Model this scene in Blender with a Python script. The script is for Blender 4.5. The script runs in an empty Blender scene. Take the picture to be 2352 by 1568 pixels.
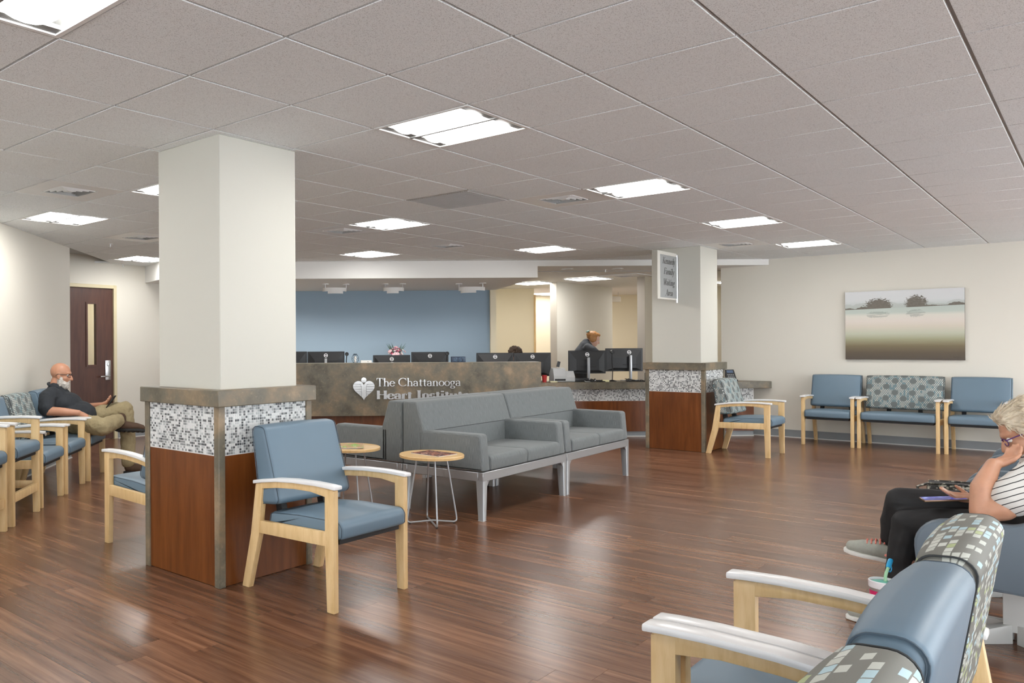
import bpy, bmesh, math, random
from mathutils import Vector, Matrix, noise as mnoise
D = bpy.data
SC = bpy.context.scene
COL = SC.collection
rnd = random.Random(7)
PI = math.pi

# ------------------------------------------------------------------ camera
F_PX, CX, CY, YAW, ROLL = 1839.06, 725.23, 792.05, 0.7785, -0.0061
EYE, CEIL = 1.318, 2.487
cs, sn = math.cos(YAW), math.sin(YAW)
cd = D.cameras.new('camera')
cam = D.objects.new('camera', cd)
COL.objects.link(cam)
cd.sensor_fit = 'HORIZONTAL'
cd.sensor_width = 36.0
cd.lens = F_PX / 2352 * 36
cd.shift_x = (1176 - CX) / 2352
cd.shift_y = (CY - 784) / 2352
cd.clip_start, cd.clip_end = 0.05, 100
Rv, Uv, Fv = Vector((sn, -cs, 0)), Vector((0, 0, 1)), Vector((cs, sn, 0))
cr, sr = math.cos(ROLL), math.sin(ROLL)
R2, U2 = cr * Rv + sr * Uv, cr * Uv - sr * Rv
mw = Matrix(((R2.x, U2.x, -Fv.x, 0), (R2.y, U2.y, -Fv.y, 0), (R2.z, U2.z, -Fv.z, EYE), (0, 0, 0, 1)))
cam.matrix_world = mw
SC.camera = cam

def proj(x, y, z):
    X, Y = x * sn - y * cs, x * cs + y * sn
    if Y < .1:
        return None
    return CX + F_PX * X / Y, CY - F_PX * (z - EYE) / Y, Y

# ------------------------------------------------------------------ world, exposure
w = D.worlds.new('world')
SC.world = w
w.use_nodes = True
w.node_tree.nodes['Background'].inputs[0].default_value = (.9, .95, 1, 1)
w.node_tree.nodes['Background'].inputs[1].default_value = 5.1
LAMP = 19.0          # radiance of the troffer lenses
SC.view_settings.view_transform = 'Standard'
SC.view_settings.look = 'None'
SC.view_settings.gamma = 1
SC.view_settings.use_curve_mapping = False
SC.view_settings.exposure = 0.52

# ------------------------------------------------------------------ materials
def lin(r, g, b):
    return tuple((c / 255 / 12.92) if c / 255 <= .04045 else ((c / 255 + .055) / 1.055) ** 2.4 for c in (r, g, b)) + (1,)

class NT:
    def __init__(s, name):
        s.m = D.materials.new(name)
        s.m.use_nodes = True
        s.t = s.m.node_tree
        s.b = s.t.nodes['Principled BSDF']
    def n(s, typ, **kw):
        nd = s.t.nodes.new('ShaderNode' + typ)
        for k, v in kw.items():
            if k in nd.inputs:
                s.put(nd.inputs[k], v)
            elif k[:1] == 'i' and k[1:].isdigit():
                s.put(nd.inputs[int(k[1:])], v)
            else:
                setattr(nd, k, v)
        return nd
    def put(s, inp, v):
        if hasattr(v, 'is_output'):
            s.t.links.new(v, inp)
        else:
            inp.default_value = v
    def math(s, op, a, b=0.0, c=0.0):
        nd = s.n('Math', operation=op)
        s.put(nd.inputs[0], a); s.put(nd.inputs[1], b); s.put(nd.inputs[2], c)
        return nd.outputs[0]
    def vm(s, op, a, b=(0, 0, 0)):
        nd = s.n('VectorMath', operation=op)
        s.put(nd.inputs[0], a); s.put(nd.inputs[1], b)
        return nd.outputs['Value'] if op in ('LENGTH', 'DISTANCE', 'DOT_PRODUCT') else nd.outputs[0]
    def mix(s, f, a, b, blend='MIX'):
        nd = s.n('Mix', data_type='RGBA', blend_type=blend)
        s.put(nd.inputs[0], f); s.put(nd.inputs[6], a); s.put(nd.inputs[7], b)
        return nd.outputs[2]
    def ramp(s, f, stops, interp='LINEAR'):
        nd = s.n('ValToRGB')
        cr_ = nd.color_ramp
        cr_.interpolation = interp
        while len(cr_.elements) < len(stops):
            cr_.elements.new(.5)
        for e, (p, c) in zip(cr_.elements, stops):
            e.position, e.color = p, c
        s.put(nd.inputs[0], f)
        return nd.outputs[0]
    def coord(s, which='Object', scale=(1, 1, 1), rot=(0, 0, 0)):
        if which == 'Position':
            o = s.n('NewGeometry').outputs['Position']
        else:
            o = s.n('TexCoord').outputs[which]
        mp = s.n('Mapping')
        s.t.links.new(o, mp.inputs[0])
        mp.inputs['Scale'].default_value = scale
        mp.inputs['Rotation'].default_value = rot
        return mp.outputs[0]
    def noise(s, vec, scale=5, detail=3, rough=.5, out='Fac'):
        nd = s.n('TexNoise', Scale=scale, Detail=detail, Roughness=rough)
        s.t.links.new(vec, nd.inputs['Vector'])
        return nd.outputs[out]
    def bump(s, h, strength=.2, dist=.01):
        nd = s.n('Bump', Strength=strength, Distance=dist)
        s.t.links.new(h, nd.inputs['Height'])
        s.t.links.new(nd.outputs[0], s.b.inputs['Normal'])
    def set(s, **kw):
        for k, v in kw.items():
            s.put(s.b.inputs[{'base': 'Base Color', 'rough': 'Roughness', 'metal': 'Metallic', 'coat': 'Coat Weight', 'spec': 'Specular IOR Level',
                              'emc': 'Emission Color', 'ems': 'Emission Strength', 'alpha': 'Alpha', 'trans': 'Transmission Weight', 'ior': 'IOR',
                              'sheen': 'Sheen Weight', 'sss': 'Subsurface Weight'}[k]], v)
        return s

def plain(name, col, rough=.5, metal=0.0, var=.06, scale=6, bump=0.0, bscale=200, bdist=.002, **kw):
    """procedural paint, plastic or metal: colour with a little cloudy variation and an optional fine relief"""
    t = NT(name)
    v = t.coord('Object')
    f = t.noise(v, scale, 3)
    a = tuple(c * (1 - var) for c in col[:3]) + (1,)
    b = tuple(min(1, c * (1 + var)) for c in col[:3]) + (1,)
    t.set(base=t.mix(f, a, b), rough=rough, metal=metal, **kw)
    if bump:
        t.bump(t.noise(v, bscale, 2), bump, bdist)
    return t.m

MT = {}
def wall_paint(name, col):
    t = NT(name)
    v = t.coord('Position')
    f = t.noise(v, .7, 2)
    t.set(base=t.mix(f, tuple(c * .97 for c in col[:3]) + (1,), tuple(c * 1.02 for c in col[:3]) + (1,)), rough=.62)
    t.bump(t.noise(v, 160, 2), .06, .002)
    return t.m
MT['cream'] = wall_paint('cream_wall_paint', (.735, .705, .625, 1))
MT['column'] = wall_paint('column_wall_paint', (.565, .555, .495, 1))
MT['yellow'] = wall_paint('warm_light_wall_paint', (.80, .72, .54, 1))  # warmer light of the back rooms put into the wall colour
MT['taupe'] = wall_paint('taupe_partition_paint', (.56, .51, .44, 1))
MT['blue_wall'] = wall_paint('slate_blue_wall_paint', (.30, .405, .505, 1))
MT['soffit'] = wall_paint('soffit_paint', (.76, .75, .72, 1))
def m_tile():
    t = NT('mineral_fibre_ceiling_tile')
    v = t.coord('Position')
    n1 = t.noise(v, 260, 2)
    n2 = t.noise(v, 90, 3)
    sp = t.ramp(n1, [(.36, (.60, .62, .63, 1)), (.44, (.90, .935, .945, 1))])
    cl = t.mix(t.noise(v, 1.3, 2), (.93, .93, .93, 1), (1, 1, 1, 1))
    t.set(base=t.mix(1, sp, cl, 'MULTIPLY'), rough=.9)
    t.bump(n2, .25, .003)
    return t.m
MT['tile'] = m_tile()
MT['grid'] = plain('ceiling_grid_grey_metal', (.36, .355, .34, 1), .5)
MT['grille'] = plain('grey_return_grille', (.46, .45, .43, 1), .7, bump=.5, bscale=300)
MT['white_metal'] = plain('white_enamel', (.80, .80, .79, 1), .4)
MT['reflector'] = plain('troffer_reflector_enamel', (.20, .20, .195, 1), .5)
MT['vent_dark'] = plain('dark_duct_interior', (.02, .02, .02, 1), .8)
def m_lens(nm='lit_acrylic_lens', k=1.0):
    t = NT(nm)
    v = t.coord('Object')
    t.set(base=(.9, .9, .88, 1), rough=.5, emc=t.mix(t.noise(v, 3, 1), (1, .985, .955, 1), (1, .992, .975, 1)), ems=LAMP * k)
    return t.m
MT['lens'] = m_lens()
MT['lens_office'] = m_lens('lit_flat_office_lens', .72)
def m_stone():
    t = NT('mottled_brown_stone_laminate')
    v = t.coord('Position')
    n1 = t.noise(v, 3.2, 8, .62)
    n2 = t.noise(v, 30, 5, .7)
    n3 = t.noise(v, 9, 6, .65)
    c = t.ramp(n1, [(.34, (.088, .078, .055, 1)), (.46, (.150, .130, .092, 1)), (.56, (.215, .165, .105, 1)), (.68, (.34, .245, .150, 1))])
    c2 = t.mix(t.ramp(n3, [(.45, (0, 0, 0, 1)), (.7, (.55, .55, .55, 1))]), c, (.13, .125, .10, 1))
    c3 = t.mix(t.ramp(n2, [(.56, (0, 0, 0, 1)), (.74, (.40, .40, .40, 1))]), c2, (.40, .33, .22, 1))
    t.set(base=c3, rough=.42)
    t.bump(n2, .05, .002)
    return t.m
MT['stone'] = m_stone()
def m_wood(name, c1, c2, c3, scale, axis_scale, rough=.4, coat=0.0):
    t = NT(name)
    v = t.coord('Object', axis_scale)
    n1 = t.noise(v, scale, 6, .6)
    n2 = t.noise(v, scale * .3, 3, .5)
    c = t.ramp(n1, [(.3, c1), (.5, c2), (.72, c3)])
    c = t.mix(t.ramp(n2, [(.35, (0, 0, 0, 1)), (.7, (.5, .5, .5, 1))]), c, c1)
    t.set(base=c, rough=rough, coat=coat)
    t.bump(n1, .03, .001)
    return t.m
MT['cherry'] = m_wood('cherry_veneer', (.110, .029, .0050, 1), (.168, .049, .0090, 1), (.218, .070, .016, 1), 9, (3, 3, .28), .32)
MT['maple'] = m_wood('pale_maple', (.64, .425, .19, 1), (.77, .545, .275, 1), (.83, .615, .34, 1), 7, (5, 5, .8), .42)
MT['maple_top'] = m_wood('maple_laminate', (.62, .40, .17, 1), (.72, .48, .22, 1), (.78, .54, .27, 1), 7, (1, 7, 3), .35)
MT['walnut_door'] = m_wood('dark_stained_door_veneer', (.060, .020, .012, 1), (.085, .030, .017, 1), (.115, .043, .024, 1), 8, (4, 4, .4), .4)
def m_floor(name, island):
    t = NT(name)
    geo = t.n('NewGeometry')
    r = geo.outputs['Random Per Island'] if island else t.n('ObjectInfo').outputs['Random']
    pos = geo.outputs['Position']
    sx = t.n('SeparateXYZ'); t.t.links.new(pos, sx.inputs[0])
    off = t.math('MULTIPLY', r, 37.0)
    cmb = t.n('CombineXYZ')
    t.put(cmb.inputs[0], t.math('MULTIPLY', sx.outputs[0], 1.0)); t.put(cmb.inputs[1], t.math('MULTIPLY_ADD', sx.outputs[1], .055, off)); t.put(cmb.inputs[2], off)
    v = cmb.outputs[0]
    n1 = t.noise(v, 25, 5, .60)
    n2 = t.noise(v, 9, 4, .6)
    n3 = t.noise(v, 110, 3, .6)
    c = t.ramp(n1, [(.30, (.090, .0390, .0205, 1)), (.43, (.140, .0630, .0325, 1)), (.57, (.205, .0970, .0515, 1)), (.70, (.275, .142, .081, 1))])
    c = t.mix(t.ramp(n2, [(.40, (0, 0, 0, 1)), (.72, (.6, .6, .6, 1))]), c, (.100, .049, .032, 1))
    c = t.mix(t.ramp(n3, [(.58, (0, 0, 0, 1)), (.70, (.22, .22, .22, 1))]), c, (.26, .143, .090, 1))
    hsv = t.n('HueSaturation', Hue=.5, Saturation=1.0)
    t.put(hsv.inputs['Value'], t.math('MULTIPLY_ADD', r, .36, .84)); t.put(hsv.inputs['Color'], c)
    t.set(base=hsv.outputs[0], rough=t.math('MULTIPLY_ADD', n1, .07, .215), spec=.5)
    t.bump(t.math('ADD', n1, t.math('MULTIPLY', n3, .5)), .035, .0010)
    return t.m
MT['plank'] = m_floor('dark_walnut_vinyl_plank', False)
MT['plank_far'] = m_floor('dark_walnut_vinyl_plank_far', True)
def m_mosaic():
    t = NT('glass_mosaic_chips')
    r = t.n('NewGeometry').outputs['Random Per Island']
    c = t.ramp(r, [(0, (.70, .71, .70, 1)), (.34, (.46, .48, .48, 1)), (.50, (.25, .265, .265, 1)), (.66, (.085, .09, .095, 1)), (.80, (.58, .60, .60, 1)), (.90, (.16, .165, .165, 1))], 'CONSTANT')
    v = t.coord('Position')
    c = t.mix(t.ramp(t.noise(v, 220, 2), [(.4, (.75, .75, .75, 1)), (.6, (1, 1, 1, 1))]), (0, 0, 0, 1), c, 'MULTIPLY') if False else c
    t.set(base=c, rough=.16, coat=.4)
    t.bump(t.noise(v, 300, 2), .15, .001)
    return t.m
MT['mosaic'] = m_mosaic()
MT['grout'] = plain('white_grout', (.72, .72, .71, 1), .8, bump=.2)
MT['vinyl'] = plain('slate_blue_vinyl', (.132, .197, .256, 1), .47, var=.04, bump=.10, bscale=700, bdist=.0006)
MT['vinyl_grey'] = plain('blue_grey_vinyl_shell', (.110, .144, .176, 1), .45, var=.04, bump=.08, bscale=600, bdist=.0006)
MT['piping'] = plain('dark_blue_seam', (.045, .075, .105, 1), .5)
MT['cap'] = plain('white_solid_surface', (.80, .80, .80, 1), .25, var=.015)
MT['black'] = plain('matt_black', (.012, .012, .013, 1), .6)
MT['dark_plastic'] = plain('charcoal_plastic', (.022, .023, .025, 1), .42, bump=.1, bscale=400)
MT['screen'] = plain('dark_screen_glass', (.01, .012, .016, 1), .12)
MT['silver'] = plain('silver_painted_steel', (.40, .41, .42, 1), .34, .55, var=.03)
MT['steel'] = plain('brushed_steel', (.60, .61, .62, 1), .28, .9, var=.04)
MT['light_grey'] = plain('light_grey_plastic', (.52, .53, .53, 1), .5)
MT['base_grey'] = plain('grey_rubber_base', (.25, .265, .275, 1), .35, var=.08)
MT['base_toe'] = plain('pale_base_toe', (.62, .62, .60, 1), .5, var=.1, scale=20)
def m_heather():
    t = NT('grey_heather_upholstery')
    v = t.coord('UV', (1, 1, 1))
    a = t.noise(t.coord('UV', (420, 16, 1)), 1, 3, .6)
    b = t.noise(t.coord('UV', (900, 900, 1)), 1, 1)
    c = t.ramp(a, [(.30, (.100, .112, .114, 1)), (.5, (.148, .164, .166, 1)), (.70, (.200, .217, .218, 1))])
    t.set(base=c, rough=.75, sheen=.1)
    t.bump(b, .12, .0008)
    return t.m
MT['heather'] = m_heather()
MT['seam_grey'] = plain('charcoal_seam', (.03, .034, .036, 1), .7)
def hexdist(t, uv, s, sy=None):
    sy = sy or s * 3 ** .5
    sz = (s, sy, 1)
    p = t.vm('DIVIDE', uv, sz)
    ds, ids = [], []
    for off in ((0, 0, 0), (.5, .5, 0)):
        q = t.vm('ADD', p, off)
        f = t.vm('MULTIPLY', t.vm('SUBTRACT', t.vm('FRACTION', q), (.5, .5, 0)), (s, sy, 0))
        ds.append(t.vm('LENGTH', f))
        ids.append(t.vm('ADD', t.vm('FLOOR', q), (off[0] * 77, 0, 0)))
    return t.math('MINIMUM', ds[0], ds[1]), ids
def m_hexdots():
    t = NT('grey_fabric_with_dot_medallions')
    uv = t.coord('UV')
    base = (.150, .168, .165, 1)
    d1, ids = hexdist(t, uv, .0185)
    d2, _ = hexdist(t, uv, .18, .148)
    wn = t.n('TexWhiteNoise', noise_dimensions='3D'); t.put(wn.inputs[0], ids[0])
    dotc = t.ramp(wn.outputs[0], [(0, (.62, .66, .62, 1)), (.45, (.40, .52, .52, 1)), (.62, (.12, .30, .36, 1)), (.80, (.70, .70, .62, 1))], 'CONSTANT')
    inside = t.math('LESS_THAN', d1, .0056)
    clear = t.math('GREATER_THAN', d2, .036)
    c = t.mix(t.math('MULTIPLY', inside, clear), base, dotc)
    c = t.mix(t.math('LESS_THAN', d2, .030), c, (.125, .140, .138, 1))
    t.set(base=c, rough=.7)
    t.bump(t.noise(t.coord('UV', (800, 800, 1)), 1, 1), .1, .0008)
    return t.m
MT['hexdots'] = m_hexdots()
def m_lozenge():
    t = NT('grey_fabric_with_lozenges')
    uv = t.coord('UV')
    s = t.n('SeparateXYZ'); t.t.links.new(uv, s.inputs[0])
    u, v = s.outputs[0], s.outputs[1]
    row = t.math('FLOOR', t.math('DIVIDE', v, .0150))
    fv = t.math('FRACT', t.math('DIVIDE', v, .0150))
    wr = t.n('TexWhiteNoise', noise_dimensions='1D'); t.put(wr.inputs['W'], row)
    uu = t.math('ADD', t.math('DIVIDE', u, .040), t.math('ADD', wr.outputs[0], t.math('MULTIPLY', fv, .42)))
    col = t.math('FLOOR', uu)
    fu = t.math('FRACT', uu)
    cid = t.n('CombineXYZ'); t.put(cid.inputs[0], row); t.put(cid.inputs[1], col)
    wn = t.n('TexWhiteNoise', noise_dimensions='2D'); t.put(wn.inputs[0], cid.outputs[0])
    cl = t.ramp(wn.outputs[0], [(0, (.22, .22, .195, 1)), (.40, (.50, .52, .47, 1)), (.62, (.40, .55, .60, 1)), (.74, (.24, .25, .225, 1)), (.86, (.40, .46, .24, 1)), (.93, (.58, .60, .55, 1))], 'CONSTANT')
    strip = t.math('GREATER_THAN', t.math('SINE', t.math('MULTIPLY', u, 2200.0)), -.2)
    base = t.mix(strip, (.135, .135, .118, 1), (.20, .20, .178, 1))
    isbg = t.math('LESS_THAN', wn.outputs[0], .40)
    isbg2 = t.math('MULTIPLY', t.math('GREATER_THAN', wn.outputs[0], .74), t.math('LESS_THAN', wn.outputs[0], .86))
    edge = t.math('MULTIPLY', t.math('MULTIPLY', t.math('GREATER_THAN', fv, .10), t.math('LESS_THAN', fv, .92)), t.math('MULTIPLY', t.math('GREATER_THAN', fu, .06), t.math('LESS_THAN', fu, .94)))
    on = t.math('MULTIPLY', edge, t.math('SUBTRACT', 1.0, t.math('ADD', isbg, isbg2)))
    t.set(base=t.mix(on, base, cl), rough=.65)
    t.bump(t.noise(t.coord('UV', (900, 900, 1)), 1, 1), .1, .0008)
    return t.m
MT['lozenge'] = m_lozenge()
FABRIC = {'vinyl': MT['vinyl'], 'hexdots': MT['hexdots'], 'lozenge': MT['lozenge']}

# ------------------------------------------------------------------ geometry helpers
class MB:
    """collects faces for one mesh"""
    def __init__(s):
        s.v, s.f, s.uv, s.mi, s.cur = [], [], [], [], 0
    def add(s, vs, fs, uvs=None):
        o = len(s.v)
        s.v += [tuple(p) for p in vs]
        for k, f in enumerate(fs):
            s.f.append([i + o for i in f])
            s.uv.append(uvs[k] if uvs else None)
            s.mi.append(s.cur)
        return s
    def box(s, x0, y0, z0, x1, y1, z1):
        vs = [(x, y, z) for z in (z0, z1) for y in (y0, y1) for x in (x0, x1)]
        return s.add(vs, [(0, 2, 3, 1), (4, 5, 7, 6), (0, 1, 5, 4), (2, 6, 7, 3), (0, 4, 6, 2), (1, 3, 7, 5)])
    def prism(s, pts, z0, z1):
        """plan polygon (counter-clockwise) between two heights"""
        n = len(pts)
        vs = [(p[0], p[1], z0) for p in pts] + [(p[0], p[1], z1) for p in pts]
        return s.add(vs, [tuple(range(n))[::-1], tuple(range(n, 2 * n))] + [(i, (i + 1) % n, n + (i + 1) % n, n + i) for i in range(n)])
    def ext(s, prof, x0, x1):
        """profile in (y, z) swept along x"""
        n = len(prof)
        vs = [(x0, p[0], p[1]) for p in prof] + [(x1, p[0], p[1]) for p in prof]
        return s.add(vs, [tuple(range(n))[::-1], tuple(range(n, 2 * n))] + [(i, (i + 1) % n, n + (i + 1) % n, n + i) for i in range(n)])
    def tube(s, pts, r, n=8, closed=False, sx=1.0):
        pts = [Vector(p) for p in pts]
        m = len(pts)
        rs = r if isinstance(r, (list, tuple)) else [r] * m
        up = Vector((0, 0, 1))
        rings, base, prev = [], len(s.v), None
        for i, p in enumerate(pts):
            if closed:
                d = pts[(i + 1) % m] - pts[i - 1]
            else:
                d = pts[min(i + 1, m - 1)] - pts[max(i - 1, 0)]
            d.normalize()
            if prev is None:
                a = d.cross(up)
                if a.length < .01:
                    a = d.cross(Vector((1, 0, 0)))
            else:
                a = prev - d * prev.dot(d)
            a.normalize()
            prev = a
            b = d.cross(a)
            rings.append([p + (a * math.cos(t) * sx + b * math.sin(t)) * rs[i] for t in [2 * PI * k / n for k in range(n)]])
        vs = [q for rg in rings for q in rg]
        fs = []
        for i in range(m if closed else m - 1):
            j = (i + 1) % m
            fs += [(i * n + k, i * n + (k + 1) % n, j * n + (k + 1) % n, j * n + k) for k in range(n)]
        if not closed:
            fs += [tuple(range(n))[::-1], tuple(range((m - 1) * n, m * n))]
        return s.add(vs, fs)
    def lathe(s, prof, c=(0, 0, 0), n=24, sx=1.0, sy=1.0):
        m = len(prof)
        vs = [(c[0] + r * sx * math.cos(2 * PI * k / n), c[1] + r * sy * math.sin(2 * PI * k / n), c[2] + z) for r, z in prof for k in range(n)]
        fs = [(i * n + k, i * n + (k + 1) % n, (i + 1) * n + (k + 1) % n, (i + 1) * n + k) for i in range(m - 1) for k in range(n)]
        fs += [tuple(range(n))[::-1], tuple(range((m - 1) * n, m * n))]
        return s.add(vs, fs)
    def ball(s, c, r, n=12, m=8, fn=None):
        rx, ry, rz = (r, r, r) if not isinstance(r, (tuple, list)) else r
        vs = [(0, 0, 1)] + [(math.sin(PI * i / m) * math.cos(2 * PI * k / n), math.sin(PI * i / m) * math.sin(2 * PI * k / n), math.cos(PI * i / m)) for i in range(1, m) for k in range(n)] + [(0, 0, -1)]
        if fn:
            vs = [fn(Vector(p)) for p in vs]
        vs = [(c[0] + p[0] * rx, c[1] + p[1] * ry, c[2] + p[2] * rz) for p in vs]
        L = len(vs) - 1
        fs = [(0, 1 + k, 1 + (k + 1) % n) for k in range(n)]
        for i in range(m - 2):
            fs += [(1 + i * n + k, 1 + (i + 1) * n + k, 1 + (i + 1) * n + (k + 1) % n, 1 + i * n + (k + 1) % n) for k in range(n)]
        o = 1 + (m - 2) * n
        fs += [(o + k, L, o + (k + 1) % n) for k in range(n)]
        return s.add(vs, fs)
    def xf(s, mat, start=0):
        s.v = s.v[:start] + [tuple(mat @ Vector(p)) for p in s.v[start:]]
        return s
    def mesh(s, name, smooth=False, bevel=0.0, seg=2, angle=40):
        me = D.meshes.new(name)
        me.from_pydata(s.v, [], s.f)
        if any(u for u in s.uv):
            ul = me.uv_layers.new(name='UVMap')
            k = 0
            for f, u in zip(s.f, s.uv):
                for q in range(len(f)):
                    ul.data[k].uv = u[q] if u else (0, 0)
                    k += 1
        if any(s.mi):
            for p, i in zip(me.polygons, s.mi):
                p.material_index = i
        if bevel:
            bm = bmesh.new()
            bm.from_mesh(me)
            bmesh.ops.bevel(bm, geom=[e for e in bm.edges if len(e.link_faces) == 2 and e.calc_face_angle(0) > .5], offset=bevel, segments=seg, profile=.6, affect='EDGES', clamp_overlap=True)
            bm.to_mesh(me)
            bm.free()
        if len(me.polygons) < 20000:
            bm = bmesh.new()
            bm.from_mesh(me)
            bmesh.ops.recalc_face_normals(bm, faces=bm.faces)
            bm.to_mesh(me)
            bm.free()
        me.update()
        if smooth or bevel:
            for p in me.polygons:
                p.use_smooth = True
            me.set_sharp_from_angle(angle=math.radians(angle))
        return me

def link(name, me, mat=None, parent=None, loc=(0, 0, 0), rz=0.0, rot=None, scale=None):
    o = D.objects.new(name, me)
    COL.objects.link(o)
    if mat and me is not None and not me.materials:
        for m in (mat if isinstance(mat, (list, tuple)) else [mat]):
            me.materials.append(MT[m] if isinstance(m, str) else m)
    o.location = loc
    o.rotation_euler = rot if rot else (0, 0, rz)
    if scale:
        o.scale = scale
    if parent:
        o.parent = parent
    return o

def tag(o, label, cat, group=None, kind=None):
    if label: o['label'] = label
    if cat: o['category'] = cat
    if group: o['group'] = group
    if kind: o['kind'] = kind
    return o

def thing(name, label, cat, loc=(0, 0, 0), rz=0.0, group=None):
    return tag(link(name, None, None, None, loc, rz), label, cat, group)

def struct(name, me, mat, parent=None, label=None, **kw):
    o = link(name, me, mat, parent, **kw)
    if not parent:
        o['kind'] = 'structure'
        if label: o['label'] = label
    return o

def roundpoly(pts, r, seg=4):
    out, n = [], len(pts)
    for i in range(n):
        p, a, b = Vector(pts[i]).to_2d(), Vector(pts[i - 1]).to_2d(), Vector(pts[(i + 1) % n]).to_2d()
        rr = r[i] if isinstance(r, (list, tuple)) else r
        if rr <= 0:
            out.append(tuple(p)); continue
        d1, d2 = (a - p).normalized(), (b - p).normalized()
        th = math.acos(max(-1, min(1, d1.dot(d2)))) / 2
        t = min(rr / math.tan(th), (a - p).length * .49, (b - p).length * .49)
        rr = t * math.tan(th)
        c = p + (d1 + d2).normalized() * (rr / math.sin(th))
        s0, s1 = p + d1 * t - c, p + d2 * t - c
        a0, a1 = math.atan2(s0.y, s0.x), math.atan2(s1.y, s1.x)
        da = (a1 - a0 + PI) % (2 * PI) - PI
        out += [(c.x + rr * math.cos(a0 + da * k / seg), c.y + rr * math.sin(a0 + da * k / seg)) for k in range(seg + 1)]
    return out

def inset(prof, d):
    n, out = len(prof), []
    area = sum(prof[i][0] * prof[(i + 1) % n][1] - prof[(i + 1) % n][0] * prof[i][1] for i in range(n))
    sg = 1 if area > 0 else -1
    for i in range(n):
        a, b = Vector(prof[i - 1]).to_2d(), Vector(prof[(i + 1) % n]).to_2d()
        t = (b - a).normalized()
        out.append((prof[i][0] - t.y * d * sg, prof[i][1] + t.x * d * sg))
    return out

def cushion(x0, x1, prof, r=.02, seg=3, mid=1, fn=None):
    """upholstered block: profile in (y, z) swept along x with rounded ends; UV in metres"""
    secs = []
    for k in range(seg, -1, -1):
        ph = PI / 2 * k / seg
        secs.append((x0 + r - r * math.sin(ph), r * (1 - math.cos(ph))))
    for k in range(1, mid):
        secs.append((x0 + r + (x1 - x0 - 2 * r) * k / mid, 0))
    for k in range(seg + 1):
        ph = PI / 2 * k / seg
        secs.append((x1 - r + r * math.sin(ph), r * (1 - math.cos(ph))))
    n = len(prof)
    arc = [0]
    for i in range(n):
        arc.append(arc[-1] + (Vector(prof[(i + 1) % n]) - Vector(prof[i])).length)
    b = MB()
    vs = []
    for x, d in secs:
        pr = inset(prof, d) if d > 1e-6 else prof
        vs += [(x, p[0], p[1]) for p in pr]
    if fn:
        vs = [fn(*p) for p in vs]
    fs, us = [], []
    for i in range(len(secs) - 1):
        for k in range(n):
            j = (k + 1) % n
            fs.append((i * n + k, (i + 1) * n + k, (i + 1) * n + j, i * n + j))
            xa, xb = secs[i][0], secs[i + 1][0]
            us.append([(xa, arc[k]), (xb, arc[k]), (xb, arc[k + 1]), (xa, arc[k + 1])])
    m = len(secs) - 1
    fs.append(tuple(range(n))); us.append([(prof[k][0], prof[k][1]) for k in range(n)])
    fs.append(tuple(range(m * n, m * n + n))[::-1]); us.append([(prof[k][0], prof[k][1]) for k in range(n)][::-1])
    area = sum(prof[i][0] * prof[(i + 1) % n][1] - prof[(i + 1) % n][0] * prof[i][1] for i in range(n))
    if area > 0:
        fs = [f[::-1] for f in fs]; us = [u[::-1] for u in us]
    return b.add(vs, [tuple(f) for f in fs], us)

def clip(poly, nx, ny, d):
    """keep the part of a plan polygon with nx*x + ny*y <= d"""
    out = []
    for i in range(len(poly)):
        p, q = poly[i], poly[(i + 1) % len(poly)]
        a, b = nx * p[0] + ny * p[1] - d, nx * q[0] + ny * q[1] - d
        if a <= 0: out.append(p)
        if a * b < 0:
            t = a / (a - b)
            out.append((p[0] + (q[0] - p[0]) * t, p[1] + (q[1] - p[1]) * t))
    return out

S2 = 2 ** .5
def dg(a, b):
    """plan point from the diagonal axes: a to the right along the reception front, b away from the waiting room"""
    return ((a + b) / S2, (b - a) / S2)
DIAG = -PI / 4

# ================================================================== the room
GX, GY, GS = 2.7004, 2.8223, .6096           # ceiling grid origin and module
WALLX = 12.50                                # long right-hand wall
LW0, LW1 = Vector((3.281, 7.398)), Vector((4.714, 8.737))
LWD = (LW1 - LW0).normalized()
LWN = Vector((LWD.y, -LWD.x))                # towards the room
LWS = LW1 - LWD * 6.6
BACKY = 10.06
SOFB, SOFZ, OFFZ = 11.22, 2.247, 2.405       # soffit front, soffit underside, office ceiling

def wallbox(name, p, q, z0, z1, mat, thick=.12, side=1, label=None, parent=None):
    """straight wall from p to q; the room lies to the right of p->q, thickness goes to the left"""
    p, q = Vector(p), Vector(q)
    d = (q - p).normalized()
    nrm = Vector((-d.y, d.x)) * thick * side
    b = MB().prism([tuple(p), tuple(q), tuple(q + nrm), tuple(p + nrm)], z0, z1)
    return struct(name, b.mesh(name), mat, parent, label)

# floor slab and planks
fl = struct('floor', MB().box(-9.6, -4.2, -.10, 20, 18, -.006).mesh('floor'), 'plank_far', label='dark walnut plank floor')
PW, PL, GAP = .152, 1.22, .0009
pm = MB().box(GAP / 2, GAP / 2, -.006, PW - GAP / 2, PL - GAP / 2, 0).mesh('plank')
cells = []
for ix in range(int(26.5 / PW)):
    x = -6.9 + ix * PW
    off = rnd.random() * PL
    for iy in range(-4, 16):
        y = -4.0 + iy * PL + off
        if y < -4.1 or y + PL > 17.8: continue
        c = (x + PW / 2, y + PL / 2)
        pr = proj(c[0], c[1], 0)
        vis = pr and -150 < pr[0] < 2500 and pr[1] < 1700
        if vis and ((c[0] + c[1]) / S2 > 11.3 or (Vector(c) - LW1).dot(LWN) < 0 or c[0] > WALLX): vis = False
        cells.append((pr[2] if vis else 99, x, y))
cells.sort()
far = MB()
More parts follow.
